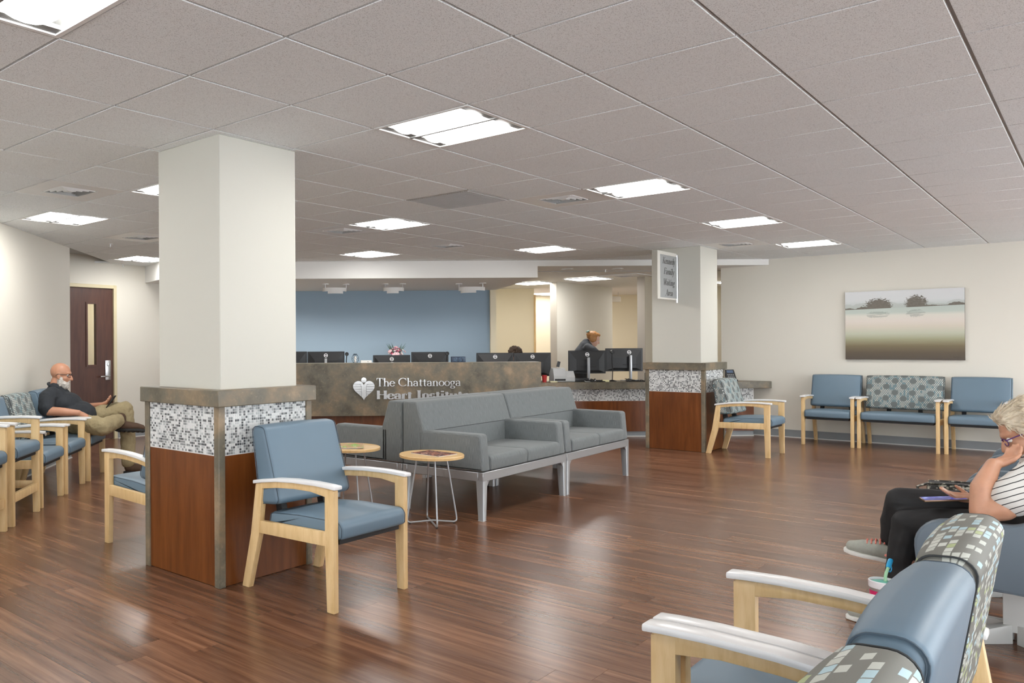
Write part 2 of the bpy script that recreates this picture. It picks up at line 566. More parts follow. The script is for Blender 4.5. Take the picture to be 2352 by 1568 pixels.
for k, (d, x, y) in enumerate(cells):
    if k < 300 and d < 90:
        link('plank', pm, 'plank', fl, (x, y, 0))
    else:
        far.add([(x + GAP / 2, y + GAP / 2, 0), (x + PW - GAP / 2, y + GAP / 2, 0), (x + PW - GAP / 2, y + PL - GAP / 2, 0), (x + GAP / 2, y + PL - GAP / 2, 0)], [(0, 1, 2, 3)])
o = link('plank_field', far.mesh('plank_field'), 'plank_far', fl)
o['kind'] = 'stuff'

# ceiling: slab above, recessed bars, dropped tiles
LIGHTS = [(1, -1), (-3, -1), (5, -1), (9, -1), (13, -1), (5, 3), (10, 3), (8, 6), (1, 6), (5, 10), (1, 3), (-2, 3),
          (-7, -1), (-3, -7), (1, -7), (5, -7), (9, -7), (13, -7), (11, -7), (7, -7), (3, -7)]  # unseen row behind the tub chairs is added to brighten the room
VENTS = [(0, 4), (5, 0), (5, 4), (8, 4), (12, 0), (3, 7)]
GRILLE = [(4, 1)]
fixed = set(LIGHTS + VENTS + GRILLE)
ce = struct('ceiling', MB().box(-9.6, -4.2, CEIL + .10, WALLX + .1, 12.4, CEIL + .2).mesh('ceiling'), 'grid', label='suspended ceiling of square mineral tiles')
LWC = LWN.dot(LW1)
def inroom(poly):
    poly = clip(poly, 1, 0, WALLX)
    if poly: poly = clip(poly, 1 / S2, 1 / S2, SOFB)
    if poly: poly = clip(poly, 0, 1, BACKY)
    if poly: poly = clip(poly, -LWN.x, -LWN.y, -LWC)
    return poly
TG = .0065
full = MB().box(TG, TG, 0, GS - TG, GS - TG, .016).mesh('ceiling_tile', bevel=.002, seg=1)
rest = MB()
for i in range(-12, 17):
    for j in range(-11, 13):
        if (i, j) in fixed: continue
        x, y = GX + i * GS, GY + j * GS
        pts = [(x + TG, y + TG), (x + GS - TG, y + TG), (x + GS - TG, y + GS - TG), (x + TG, y + GS - TG)]
        pp = inroom(pts)
        if len(pp) < 3: continue
        whole = len(pp) == 4 and all(abs(a[0] - b[0]) + abs(a[1] - b[1]) < 1e-6 for a, b in zip(pp, pts))
        vis = any((q := proj(p[0], p[1], CEIL)) and -30 < q[0] < 2390 and q[1] > -40 for p in pp)
        if not vis:
            rest.prism(pp, CEIL, CEIL + .016)
        elif whole:
            link('ceiling_tile', full, 'tile', ce, (x, y, CEIL))
        else:
            link('ceiling_tile', MB().prism(pp, CEIL, CEIL + .016).mesh('ceiling_tile'), 'tile', ce)
o = link('ceiling_tile_field', rest.mesh('ceiling_tile_field'), 'tile', ce)
o['kind'] = 'stuff'
# border of cut tile around the near column, and the bars
for i in range(-12, 18):
    pp = inroom([(GX + i * GS - .012, -4.2), (GX + i * GS + .012, -4.2), (GX + i * GS + .012, 12), (GX + i * GS - .012, 12)])
    if len(pp) > 2: link('grid_bar', MB().prism(pp, CEIL + .0125, CEIL + .03).mesh('grid_bar'), 'grid', ce)
for j in range(-11, 13):
    pp = inroom([(-7, GY + j * GS - .012), (13, GY + j * GS - .012), (13, GY + j * GS + .012), (-7, GY + j * GS + .012)])
    if len(pp) > 2: link('grid_bar', MB().prism(pp, CEIL + .013, CEIL + .029).mesh('grid_bar'), 'grid', ce)
# strip of ceiling running on to the back wall beside the soffit
link('ceiling_strip', MB().prism([dg(-3.6, SOFB), dg(-2.05, SOFB), dg(-2.4, 11.85), dg(-3.2, 11.9)], CEIL + .002, CEIL + .02).mesh('ceiling_strip'), 'tile', ce)

# walls
struct('wall_left', MB().prism([tuple(LWS), tuple(LW1), tuple(LW1 + Vector((-.5, .9))), tuple(LWS - LWN * .3)], 0, CEIL + .1).mesh('wall_left'), 'cream', label='cream wall behind the row of maple chairs')
struct('wall_right', MB().box(WALLX, -4.0, 0, WALLX + .12, 4.0, CEIL + .1).mesh('wall_right'), 'cream', label='long cream wall with a landscape canvas')
# unseen glazing added to let in fill light: sill, head, mullions and panes
tgl = NT('thin_pane_glass')
_tr, _gl, _mx = tgl.n('BsdfTransparent'), tgl.n('BsdfGlossy', Roughness=.02), tgl.n('MixShader')
tgl.put(_mx.inputs[0], tgl.math('MULTIPLY_ADD', tgl.noise(tgl.coord('Object'), 2, 1), .02, .04)); tgl.t.links.new(_tr.outputs[0], _mx.inputs[1]); tgl.t.links.new(_gl.outputs[0], _mx.inputs[2])
tgl.t.links.new(_mx.outputs[0], tgl.t.nodes['Material Output'].inputs[0]); MT['thin_glass'] = tgl.m
struct('wall_near', MB().box(-9.52, -4.12, 0, WALLX + .12, -4.0, .12).box(1.54, -4.12, .12, 4.68, -4.0, 2.38).box(-9.52, -4.12, 2.38, WALLX + .12, -4.0, CEIL + .1).mesh('wall_near'), 'cream')  # solid bay shaped to cut the added glazing's light on the near column
struct('wall_rear', MB().box(-9.52, -4.0, 0, -9.4, 10.06, .12).box(-9.52, -4.0, 2.38, -9.4, 10.06, CEIL + .1).mesh('wall_rear'), 'cream')
for k in range(8):
    ya = -4.0 + k * 1.757
    o = struct('fill_window_%d' % (k + 15), MB().box(-9.49, ya, .12, -9.43, ya + .05, 2.38).box(-9.49, ya + .05, .12, -9.43, ya + 1.757, .17).box(-9.49, ya + .05, 2.33, -9.43, ya + 1.757, 2.38).mesh('fill_window'), 'silver')
    link('pane', MB().box(-9.465, ya + .05, .17, -9.46, ya + 1.757, 2.33).mesh('pane'), 'thin_glass', o)
for k in range(14):
    xa = -9.4 + k * 1.5643
    if 1.5 < xa < 4.6: continue
    o = struct('fill_window_%d' % (k + 1), MB().box(xa, -4.09, .12, xa + .05, -4.03, 2.38).box(xa + .05, -4.09, .12, xa + 1.5643, -4.03, .17).box(xa + .05, -4.09, 2.33, xa + 1.5643, -4.03, 2.38).mesh('fill_window'), 'silver')
    link('pane', MB().box(xa + .05, -4.065, .17, xa + 1.5643, -4.06, 2.33).mesh('pane'), 'thin_glass', o)
# back wall with the door opening
DX0, DX1, DH = 5.16, 6.10, 2.135
wb = MB().box(-9.5, BACKY, 0, DX0 - .02, BACKY + .12, CEIL + .1).box(DX1 + .02, BACKY, 0, 9.50, BACKY + .12, CEIL + .1).box(DX0 - .02, BACKY, DH + .02, DX1 + .02, BACKY + .12, CEIL + .1)
struct('wall_back', wb.mesh('wall_back'), 'cream', label='cream wall around the dark door')
# corridor behind the door
cb = MB().box(4.4, 11.55, 0, 6.7, 11.65, 2.6).box(4.3, BACKY + .12, 0, 4.4, 11.65, 2.6).box(6.6, BACKY + .12, 0, 6.7, 11.65, 2.6).box(4.3, BACKY + .12, 2.55, 6.7, 11.65, 2.65)
struct('wall_corridor', cb.mesh('wall_corridor'), 'yellow')
# reception recess: soffit, blue wall
sof = [dg(-2.10, SOFB), dg(3.2, SOFB), dg(3.2, 13.82), dg(-.45, 13.82), dg(-2.45, 11.85)]
struct('ceiling_reception', MB().prism(sof, SOFZ, 2.62).mesh('ceiling_reception'), 'soffit', label='dropped white soffit over the reception desk')
wallbox('wall_blue', dg(-.6, 13.8), dg(3.2, 13.8), 0, 2.5, 'blue_wall', .10, 1, 'slate blue wall behind the reception desk')
# office beyond the counter
offp = [dg(3.2, SOFB), dg(6.46, SOFB), (WALLX + .06, 3.95), (18.6, 3.95), dg(8.16, 18.05), dg(3.1, 18.05), dg(3.1, 15.8)]
struct('ceiling_office', MB().prism(offp, OFFZ, 2.62).mesh('ceiling_office'), 'soffit', label='lower ceiling over the office behind the counter')
struct('trim_1', MB().prism([dg(3.2, SOFB + .80), dg(6.2, SOFB + .80), dg(6.2, SOFB + .84), dg(3.2, SOFB + .84)], OFFZ - .006, OFFZ + .01).mesh('trim_1'), 'base_grey')
wallbox('wall_office_left', dg(3.2, 13.74), dg(3.2, 15.8), 0, 2.5, 'yellow', .1, 1)
wallbox('wall_office_back', dg(3.1, 15.8), dg(4.43, 15.8), 0, 2.5, 'yellow', .1, 1)
wallbox('trim_2', dg(4.425, 15.77), dg(4.455, 15.77), 0, 2.28, 'maple', .14, 1)
wallbox('wall_office_far', dg(4.2, 18.0), dg(8.3, 18.0), 0, 2.5, 'yellow', .1, 1)
struct('wall_office_end', MB().box(18.5, 3.9, 0, 18.6, 9.0, 2.5).mesh('wall_office_end'), 'yellow')
struct('wall_office_right', MB().box(WALLX + .12, 3.88, 0, 18.6, 4.0, 2.5).mesh('wall_office_right'), 'yellow')
def partition(nm, x0, x1, y0, y1, lb):
    o = struct(nm, MB().box(x0 + .012, y0, 0, x1, y1, OFFZ).mesh(nm), 'cream', label=lb)
    link('end_cap', MB().box(x0, y0 - .002, 0, x0 + .012, y1 + .002, OFFZ).mesh('end_cap'), 'taupe', o)
partition('wall_partition_left', 13.02, 15.26, 6.88, 7.0, 'partition wall behind the tall desk monitors')
partition('wall_partition_right', 13.05, 17.2, 5.34, 5.46, 'partition wall beside the far column')

# baseboards
def baseboard(nm, p, q):
    p, q = Vector(p), Vector(q)
    d = (q - p).normalized(); n = Vector((d.y, -d.x))
    o = struct(nm, MB().prism([tuple(p), tuple(p + n * .006), tuple(q + n * .006), tuple(q)][::-1], 0.0, .102).mesh(nm), 'base_grey')
    link('toe', MB().prism([tuple(p + n * .006), tuple(p + n * .018), tuple(q + n * .018), tuple(q + n * .006)][::-1], 0.0, .012).mesh('toe'), 'base_toe', o)
    link('top_lip', MB().prism([tuple(p), tuple(p + n * .009), tuple(q + n * .009), tuple(q)][::-1], .098, .107).mesh('top_lip'), 'base_grey', o)
baseboard('baseboard_right', (WALLX, 4.0), (WALLX, -4.0))
baseboard('baseboard_left', tuple(LWS), tuple(LW1))
baseboard('baseboard_back', (DX1 + .06, BACKY), (9.4, BACKY))

# door
dr = struct('door_1', MB().box(DX0, BACKY + .02, .01, 5.685, BACKY + .065, DH).box(5.845, BACKY + .02, .01, DX1, BACKY + .065, DH).box(5.685, BACKY + .02, .01, 5.845, BACKY + .065, 1.045).box(5.685, BACKY + .02, 1.925, 5.845, BACKY + .065, DH).mesh('door_1'), 'walnut_door', label='dark stained door with a narrow glass lite')
fr = MB().box(DX1, BACKY - .012, 0, DX1 + .05, BACKY + .13, DH + .05).box(DX0 - .05, BACKY - .012, 0, DX0, BACKY + .13, DH + .05).box(DX0, BACKY - .012, DH, DX1, BACKY + .13, DH + .05)
MT['door_frame'] = plain('pale_yellow_frame_enamel', (.66, .58, .38, 1), .4)
link('door_frame', fr.mesh('door_frame', bevel=.004, seg=1), 'door_frame', dr)
lf = MB().box(5.675, BACKY + .008, 1.035, 5.70, BACKY + .075, 1.935).box(5.83, BACKY + .008, 1.035, 5.855, BACKY + .075, 1.935).box(5.70, BACKY + .008, 1.035, 5.83, BACKY + .075, 1.06).box(5.70, BACKY + .008, 1.91, 5.83, BACKY + .075, 1.935)
link('lite_frame', lf.mesh('lite_frame'), 'walnut_door', dr)
tg = NT('clear_glass'); tg.set(base=(.95, .97, .96, 1), rough=.02, trans=1.0, ior=1.45)
tg.bump(tg.noise(tg.coord('Object'), 3, 1), .01, .001); MT['glass'] = tg.m
link('pane', MB().box(5.70, BACKY + .038, 1.06, 5.83, BACKY + .044, 1.91).mesh('pane'), 'glass', dr)
lk = link('lock_plate', MB().box(5.965, BACKY + .0, .84, 6.055, BACKY + .02, 1.12).mesh('lock_plate', bevel=.012), 'steel', dr)
link('lever', MB().tube([(6.01, BACKY - .0, .895), (6.01, BACKY - .045, .895), (5.99, BACKY - .05, .895), (5.86, BACKY - .05, .893)], .011, 10).mesh('lever', True), 'steel', lk)
link('cylinder', MB().xf(Matrix()).lathe([(.022, 0), (.022, .012), (.008, .014)], n=16).xf(Matrix.Translation((6.012, BACKY, 1.06)) @ Matrix.Rotation(PI / 2, 4, 'X')).mesh('cylinder', True), 'steel', lk)

# columns with wainscot
def column(nm, x, y, sz, lb):
    o = struct(nm, MB().box(x, y, 0, x + sz, y + sz, CEIL).mesh(nm, bevel=.004, seg=1), 'column', label=lb)
    q = .064
    a0, a1, b0, b1 = x - q, x + sz + q, y - q, y + sz + q
    ZC0, ZC1, ZM = .985, 1.075, .715
    cq = .020
    link('stone_cap', MB().box(a0 - cq, b0 - cq, ZC0, a1 + cq, b1 + cq, ZC1).mesh('stone_cap', bevel=.004, seg=1), 'stone', o)
    P = .045
    for (ax, ay) in ((a0, b0), (a1 - P, b0), (a0, b1 - P), (a1 - P, b1 - P)):
        link('corner_post', MB().box(ax, ay, 0, ax + P, ay + P, ZC0).mesh('corner_post', bevel=.003, seg=1), 'stone', o)
    t = .010
    for k in range(4):
        if k == 0: bx = (a0 + P, b0 + t, a1 - P, b0 + .05)
        elif k == 1: bx = (a0 + t, b0 + P, a0 + .05, b1 - P)
        elif k == 2: bx = (a0 + P, b1 - .05, a1 - P, b1 - t)
        else: bx = (a1 - .05, b0 + P, a1 - t, b1 - P)
        link('veneer_panel', MB().box(bx[0], bx[1], .004, bx[2], bx[3], ZM).mesh('veneer_panel'), 'cherry', o)
        g = link('mosaic_band', MB().box(bx[0], bx[1], ZM, bx[2], bx[3], ZC0).mesh('mosaic_band'), 'grout', o)
        # chips
        tl = MB()
        if k in (0, 2): L, fx = bx[2] - bx[0], bx[1] if k == 0 else bx[3]
        else: L, fx = bx[3] - bx[1], bx[0] if k == 1 else bx[2]
        nC, nR = round(L / .0152), round((ZC0 - ZM - .004) / .0152)
        pu, pv = L / nC, (ZC0 - ZM - .004) / nR
        sg = -1 if k in (0, 1) else 1
        for r_ in range(nR):
            for c_ in range(nC):
                if rnd.random() < .0: continue
                u0, u1 = c_ * pu + .0012, (c_ + 1) * pu - .0012
                v0, v1 = ZM + .004 + r_ * pv + .0012, ZM + .004 + (r_ + 1) * pv - .0012
                e, h = .0012, .0022 * sg
                if k in (0, 2):
                    vs = [(bx[0] + u0, fx, v0), (bx[0] + u1, fx, v0), (bx[0] + u1, fx, v1), (bx[0] + u0, fx, v1), (bx[0] + u0 + e, fx + h, v0 + e), (bx[0] + u1 - e, fx + h, v0 + e), (bx[0] + u1 - e, fx + h, v1 - e), (bx[0] + u0 + e, fx + h, v1 - e)]
                else:
                    vs = [(fx, bx[1] + u0, v0), (fx, bx[1] + u1, v0), (fx, bx[1] + u1, v1), (fx, bx[1] + u0, v1), (fx + h, bx[1] + u0 + e, v0 + e), (fx + h, bx[1] + u1 - e, v0 + e), (fx + h, bx[1] + u1 - e, v1 - e), (fx + h, bx[1] + u0 + e, v1 - e)]
                tl.add(vs, [(4, 5, 6, 7), (0, 1, 5, 4), (1, 2, 6, 5), (2, 3, 7, 6), (3, 0, 4, 7)])
        tt = link('mosaic_chips', tl.mesh('mosaic_chips'), 'mosaic', g)
        tt['kind'] = 'stuff'
    return o
column('wall_column_near', 2.775, 3.478, .585, 'cream square column with mosaic and cherry wainscot beside the single blue armchair')
column('wall_column_far', 10.150, 3.478, .585, 'cream square column carrying the waiting area sign')

# ------------------------------------------------------------------ ceiling fixtures
def lensmesh(y_w, x0, x1):
    y_w -= .030
    b = MB()
    n = 6
    pts = []
    for k in range(n + 1):
        t = k / n
        x = x0 + (x1 - x0) * t
        z = .036 - .046 * max(0, math.sin(PI * t)) ** .7
        pts.append((x, z))
    vs = [(p[0], -y_w, p[1]) for p in pts] + [(p[0], y_w, p[1]) for p in pts]
    b.add(vs, [(k, k + n + 1, k + n + 2, k + 1) for k in range(n)])
    return b
_h = GS / 2
frm = MB()
for s in (-1, 1):
    frm.box(-_h + .004, s * (_h - .013) - .010, -.003, _h - .004, s * (_h - .013) + .010, .012)
    frm.box(s * (_h - .013) - .010, -_h + .023, -.003, s * (_h - .013) + .010, _h - .023, .012)
pan = MB()
hh = _h - .022
pan.add([(-hh, -hh, .0), (hh, -hh, .0), (hh, hh, .0), (-hh, hh, .0), (-hh, -hh, .085), (hh, -hh, .085), (hh, hh, .085), (-hh, hh, .085)], [(4, 5, 6, 7), (0, 1, 5, 4), (1, 2, 6, 5), (2, 3, 7, 6), (3, 0, 4, 7)])
LM = {'frame': frm.mesh('frame'), 'housing': pan.mesh('housing'), 'a': lensmesh(.262, -.262, -.011).mesh('lens', True), 'b': lensmesh(.262, .011, .262).mesh('lens', True),
      'flat': MB().add([(-.28, -.28, .002), (.28, -.28, .002), (.28, .28, .002), (-.28, .28, .002)], [(0, 1, 2, 3)]).mesh('lens'),
      'bar': MB().box(-.010, -.285, -.004, .010, .285, .02).mesh('spine'),
      'end': [MB().box(-.283, min(q * .234, q * .283), .004, .283, max(q * .234, q * .283), .02).mesh('end_plate') for q in (-1, 1)]}
def troffer(x, y, z, lb, grp, rz=0.0, flat=False):
    t = thing('ceiling_light', lb, 'light', (x, y, z), rz, grp)
    link('frame', LM['frame'], 'white_metal', t)
    if flat:
        link('lens', LM['flat'], 'lens_office', t)
        return t
    link('housing', LM['housing'], 'reflector', t)
    link('lens', LM['a'], 'lens', t)
    link('lens', LM['b'], 'lens', t)
    link('spine', LM['bar'], 'reflector', t)
    for q in LM['end']: link('end_plate', q, 'reflector', t)
    return t
LL = {(1, -1): 'square recessed ceiling light nearest the front of the mosaic column', (5, -1): 'recessed ceiling light beside the vent over the grey sofas', (9, -1): 'recessed ceiling light in front of the column with the hanging sign',
      (13, -1): 'recessed ceiling light close to the wall with the landscape canvas', (5, 3): 'recessed ceiling light directly beside a vent, behind the mosaic column', (10, 3): 'recessed ceiling light left of the column with the hanging sign',
      (8, 6): 'recessed ceiling light closest to the reception soffit', (1, 6): 'recessed ceiling light over the man in the dark shirt', (5, 10): 'recessed ceiling light in front of the dark door', (1, 3): 'recessed ceiling light touching the side of the mosaic column', (-3, -1): 'large recessed ceiling light at the open side of the room, furthest from reception', (-2, 3): 'recessed ceiling light at the corner of the left seating row'}
ORD = ['first', 'second', 'third', 'fourth', 'fifth', 'sixth', 'seventh', 'eighth']
for n_, i in enumerate((13, 11, 9, 7, 5, 3, 1, -3)): LL[(i, -7)] = 'added unseen ceiling light, %s from the canvas wall in the row behind the tub chairs' % ORD[n_]
LL[(-7, -1)] = 'recessed ceiling light over the lobby end of the waiting room'
for (i, j) in LIGHTS:
    troffer(GX + (i + .5) * GS, GY + (j + .5) * GS, CEIL, LL.get((i, j), 'recessed ceiling light over the seats behind the waiting area'), 'recessed ceiling lights')
# vents: drop-in panel with nested square louvres
vp = MB()
_o, _i = _h - .006, .155
vp.box(-_o, -_o, 0, _o, -_i, .012).box(-_o, _i, 0, _o, _o, .012).box(-_o, -_i, 0, -_i, _i, .012).box(_i, -_i, 0, _o, _i, .012)
VM = {'panel': vp.mesh('panel'), 'duct': MB().box(-_i, -_i, .05, _i, _i, .06).mesh('duct')}
def louv(r, w, z):
    b = MB()
    ro, ri = r, r - w
    b.add([(-ro, -ro, z + .020), (ro, -ro, z + .020), (ro, ro, z + .020), (-ro, ro, z + .020), (-ri, -ri, z), (ri, -ri, z), (ri, ri, z), (-ri, ri, z)],
          [(0, 1, 5, 4), (1, 2, 6, 5), (2, 3, 7, 6), (3, 0, 4, 7)])
    return b.mesh('louver')
VM['l'] = [louv(.150 - k * .035, .014, -.003) for k in range(4)]
VM['core'] = MB().box(-.022, -.022, -.002, .022, .022, .004).mesh('core')
VL = {(0, 4): 'square air vent ahead of the light over the seated man', (5, 0): 'square air vent beside a ceiling light over the grey sofas', (5, 4): 'square air vent beside the ceiling light behind the mosaic column', (8, 4): 'square air vent alone among tiles before the reception soffit', (12, 0): 'square air vent beside the top of the sign column', (3, 7): 'square air vent on the door side of the mosaic column'}
for (i, j) in VENTS:
    t = thing('ceiling_vent', VL[(i, j)], 'vent', (GX + (i + .5) * GS, GY + (j + .5) * GS, CEIL), 0, 'ceiling air vents')
    link('panel', VM['panel'], 'white_metal', t); link('duct', VM['duct'], 'vent_dark', t)
    for m_ in VM['l']: link('louver', m_, 'white_metal', t)
    link('core', VM['core'], 'white_metal', t)
for (i, j) in GRILLE:
    t = thing('return_grille', 'dark grey return air panel set among white ceiling tiles', 'grille', (GX + (i + .5) * GS, GY + (j + .5) * GS, CEIL))
    link('panel', MB().box(-_o, -_o, -.001, _o, _o, .012).mesh('panel'), 'grille', t)
    e = MB()
    for k in range(-14, 15):
        e.box(-.285, k * .02 - .002, -.006, .285, k * .02 + .002, -.001)
    s_ = link('fins', e.mesh('fins'), 'grille', t); s_['kind'] = 'stuff'
def sprinkler(x, y, z, lb):
    t = thing('sprinkler', lb, 'sprinkler', (x, y, z), 0, 'fire sprinklers')
    link('escutcheon', MB().lathe([(.03, 0), (.028, -.004), (.01, -.006)], n=14).mesh('escutcheon', True), 'white_metal', t)
    link('head', MB().lathe([(.006, -.004), (.006, -.03), (.004, -.034), (.018, -.038), (.018, -.041)], n=10).mesh('head', True), 'steel', t)
sprinkler(4.87, 8.09, CEIL, 'small fire sprinkler between the wall corner and the column')
sprinkler(6.18, 9.93, CEIL, 'small fire sprinkler above the dark door')
sprinkler(*dg(4.35, 11.75), OFFZ, 'small fire sprinkler on the lower ceiling above the desk monitors')
# lights and vent on the office ceiling
OL = [((12.74, 6.16), 'recessed light on the lower ceiling between the office partitions'), ((12.90, 7.26), 'recessed light on the lower ceiling beside the blue wall'), ((16.2, 6.2), 'recessed light on the lower ceiling deep in the office'), ((16.0, 8.6), 'recessed light over the far office corridor'), ((15.5, 4.7), 'recessed light behind the column with the sign')]
for (p, lb) in OL: troffer(p[0], p[1], OFFZ - .014, lb, 'office ceiling lights', 0, True)
troffer(5.75, 10.9, 2.535, 'recessed light in the corridor behind the dark door', 'office ceiling lights', 0, True)
t = thing('ceiling_vent', 'square air vent on the lower office ceiling', 'vent', (12.66, 5.47, OFFZ - .012), 0, 'ceiling air vents')
link('panel', VM['panel'], 'white_metal', t); link('duct', VM['duct'], 'vent_dark', t)
for m_ in VM['l']: link('louver', m_, 'white_metal', t)
for a, dl_ in ((3.75, 'beside the reception soffit'), (4.48, 'nearer the sign column')):
    x, y = dg(a, SOFB + .42)
    t = thing('downlight', 'small round unlit downlight in the lower ceiling edge, ' + dl_, 'light', (x, y, OFFZ), 0, 'round downlights')
    link('rim', MB().lathe([(.085, 0), (.085, -.006), (.065, -.006), (.06, .0)], n=24).mesh('rim', True), 'white_metal', t)
    link('well', MB().lathe([(.06, -.001), (.03, -.002)], n=24).mesh('well', True), 'base_grey', t)

# ================================================================== waiting-room chairs
CHM = {}
def chair_meshes(W, dz, fab):
    """maple armchair, front towards -y; dz lifts seat and arms (hip chair)"""
    key = (W, dz, fab)
    if key in CHM: return CHM[key]
    h, T = W / 2, .036
    m = {}
    bv = dict(bevel=.004, seg=2)
    def flat(prof, x0, x1, nm): return MB().ext(prof, x0, x1).mesh(nm, **bv)
    zt = .603 + dz
    for s, tg_ in ((-1, 'l'), (1, 'r')):
        x0, x1 = (-h, -h + T) if s < 0 else (h - T, h)
        m['fleg' + tg_] = flat([(-.330, 0), (-.282, 0), (-.270, .33 + dz), (-.270, zt + .006), (-.330, zt)], x0, x1, 'leg')
        m['rleg' + tg_] = flat([(.308, 0), (.362, 0), (.288, .30 + dz), (.246, zt - .030), (.190, zt - .022), (.222, .30 + dz)], x0, x1, 'leg')
        top = [(-.330, .607), (-.2, .613), (-.05, .610), (.08, .600), (.19, .585), (.246, .574)]
        bot = [(-.270, .570), (-.17, .580), (-.05, .579), (.08, .569), (.19, .553)]
        m['arm' + tg_] = flat([(y, z + dz) for y, z in ([(-.270, .606)] if False else []) + top[::-1] + [(-.330, .562)][:0] + [(-.272, .566)] + bot[1:]], x0 + .001, x1 - .001, 'arm_rail')
        m['rail' + tg_] = flat([(-.274, .322 + dz), (-.274, .392 + dz), (.232, .378 + dz), (.240, .310 + dz)], x0 + .003, x1 - .003, 'side_rail')
        ct = [(-.348, .6265), (-.30, .630), (-.2, .633), (-.05, .630), (.08, .620), (.19, .605), (.258, .592)]
        cbm = [(y, z - .019) for y, z in ct]
        m['cap' + tg_] = MB().ext([(y, z + dz) for y, z in ct + cbm[::-1]], x0 - .011, x1 + .011).mesh('arm_cap', bevel=.0055, seg=2)
    z = dz
    sp = roundpoly([(-.346, .355 + z), (-.350, .452 + z), (-.05, .448 + z), (.17, .432 + z), (.19, .345 + z)], [.02, .042, .2, .03, .01], 5)
    def crown(x, y, zz):
        k = max(0, 1 - (x / (h - T)) ** 2) * max(0, 1 - ((y + .08) / .27) ** 2)
        return (x, y, zz + (.012 * k - .004 if zz > .42 + z else 0))
    sw = h - T - .002
    m['seat'] = cushion(-sw, sw, sp, .020, 3, 8, crown).mesh('seat', True, angle=60)
    m['pan'] = MB().box(-sw + .02, -.315, .328 + z, sw - .02, .20, .352 + z).mesh('seat_frame')
    bp = roundpoly([(.070, .480 + z), (.192, .880 + z), (.298, .888 + z), (.232, .464 + z)], [.03, .036, .040, .03], 6)
    bw = h - .012
    def belly(x, y, zz):
        k = max(0, 1 - (x / bw) ** 2)
        return (x, y - .010 * k if y < .2 else y, zz + .006 * k * (1 if zz > .8 + z else 0))
    m['back'] = cushion(-bw, bw, bp, .022, 3, 6, belly).mesh('backrest', True, angle=60)
    pc = inset(bp, .0035)
    m['pip'] = [MB().tube([(x, p[0], p[1]) for p in pc], .0024, 5, True).mesh('piping', True) for x in (-bw + .004, bw - .004)]
    pc2 = inset(sp, .004)
    m['spip'] = [MB().tube([(x, p[0], p[1] - (.005 if p[1] > .42 + z else 0)) for p in pc2], .0022, 5, True).mesh('piping', True) for x in (-sw + .004, sw - .004)]
    m['bracket'] = [MB().ext([(.14, .36 + z), (.19, .36 + z), (.235, .60 + z), (.20, .60 + z)], x - .02, x + .02).mesh('back_bracket') for x in (-.16, .16)]
    if dz:
        m['st_f'] = MB().box(-h + T, -.322, .17, h - T, -.290, .235).mesh('stretcher', **bv)
        m['st_l'] = MB().box(-h + .004, -.284, .19, -h + T - .004, .305, .25).mesh('stretcher', **bv)
        m['st_r'] = MB().box(h - T + .004, -.284, .19, h - .004, .305, .25).mesh('stretcher', **bv)
    CHM[key] = m
    return m

def chair(x, y, rz, label, group, W=.585, dz=0.0, fab='vinyl', name='waiting_chair', cat='chair'):
    m = chair_meshes(W, dz, fab)
    t = thing(name, label, cat, (x, y, 0), rz, group)
    link('seat', m['seat'], 'vinyl', t)
    st = t.children[0]
    for q in m['spip']: link('piping', q, 'piping', st)
    bk = link('backrest', m['back'], FABRIC[fab], t)
    for q in m['pip']: link('piping', q, 'piping' if fab == 'vinyl' else 'seam_grey', bk)
    for k in 'lr':
        link('leg', m['fleg' + k], 'maple', t); link('leg', m['rleg' + k], 'maple', t)
        link('arm_rail', m['arm' + k], 'maple', t); link('side_rail', m['rail' + k], 'maple', t)
        link('arm_cap', m['cap' + k], 'cap', t)
    link('seat_frame', m['pan'], 'black', t)
    for q in m['bracket']: link('back_bracket', q, 'black', t)
    if dz:
        for k in ('st_f', 'st_l', 'st_r'): link('stretcher', m[k], 'maple', t)
    return t

R_ = math.radians
G1, G2, G3 = 'armchairs along the left wall', 'armchairs along the wall with the canvas', 'armchairs in the row opposite'
chair(3.135, 3.020, 0, 'blue vinyl maple armchair standing alone in front of the mosaic column', 'armchairs by the columns')
chair(3.125, 4.470, PI, 'blue vinyl maple armchair half hidden behind the mosaic column', 'armchairs by the columns')
chair(10.375, 3.045, 0, 'maple armchair with dotted grey backrest in front of the column with the sign', 'armchairs by the columns', .60, 0, 'hexdots')
chair(12.085, 2.515, -PI / 2, 'blue vinyl maple armchair below the canvas, on the reception side of the loveseat', G2, .575)
chair(12.095, 1.790, -PI / 2, 'wide maple loveseat with dotted grey backrest below the canvas', G2, .815, 0, 'hexdots', 'loveseat', 'loveseat')
chair(12.105, 1.050, -PI / 2, 'blue vinyl maple armchair beside the loveseat, behind the white-haired woman', G2, .585)
a45 = R_(45)
chair(2.095, 5.640, a45, 'tall maple hip chair at the open end of the left wall row', G1, .575, .135, 'vinyl', 'hip_chair')
chair(2.580, 6.120, a45, 'tall maple hip chair with stretchers, beside a standard height armchair', G1, .575, .135, 'vinyl', 'hip_chair')
chair(3.045, 6.610, a45, 'blue vinyl maple armchair between the hip chair and the dotted armchair', G1, .575)
chair(3.490, 7.030, a45, 'maple armchair with dotted grey backrest next to the seated man', G1, .575, 0, 'hexdots')
chair(3.985, 7.500, a45, 'blue vinyl maple armchair occupied by the man in the dark shirt', G1, .585)
chair(2.335, .470, PI, 'maple armchair with lozenge-print backrest and white arms, at the end of its row', G3, .585, 0, 'lozenge')
chair(1.720, .470, PI, 'blue vinyl maple armchair between two lozenge-print armchairs', G3, .585)
chair(1.105, .470, PI, 'maple armchair with lozenge-print backrest, second one in the row with white arms', G3, .585, 0, 'lozenge')

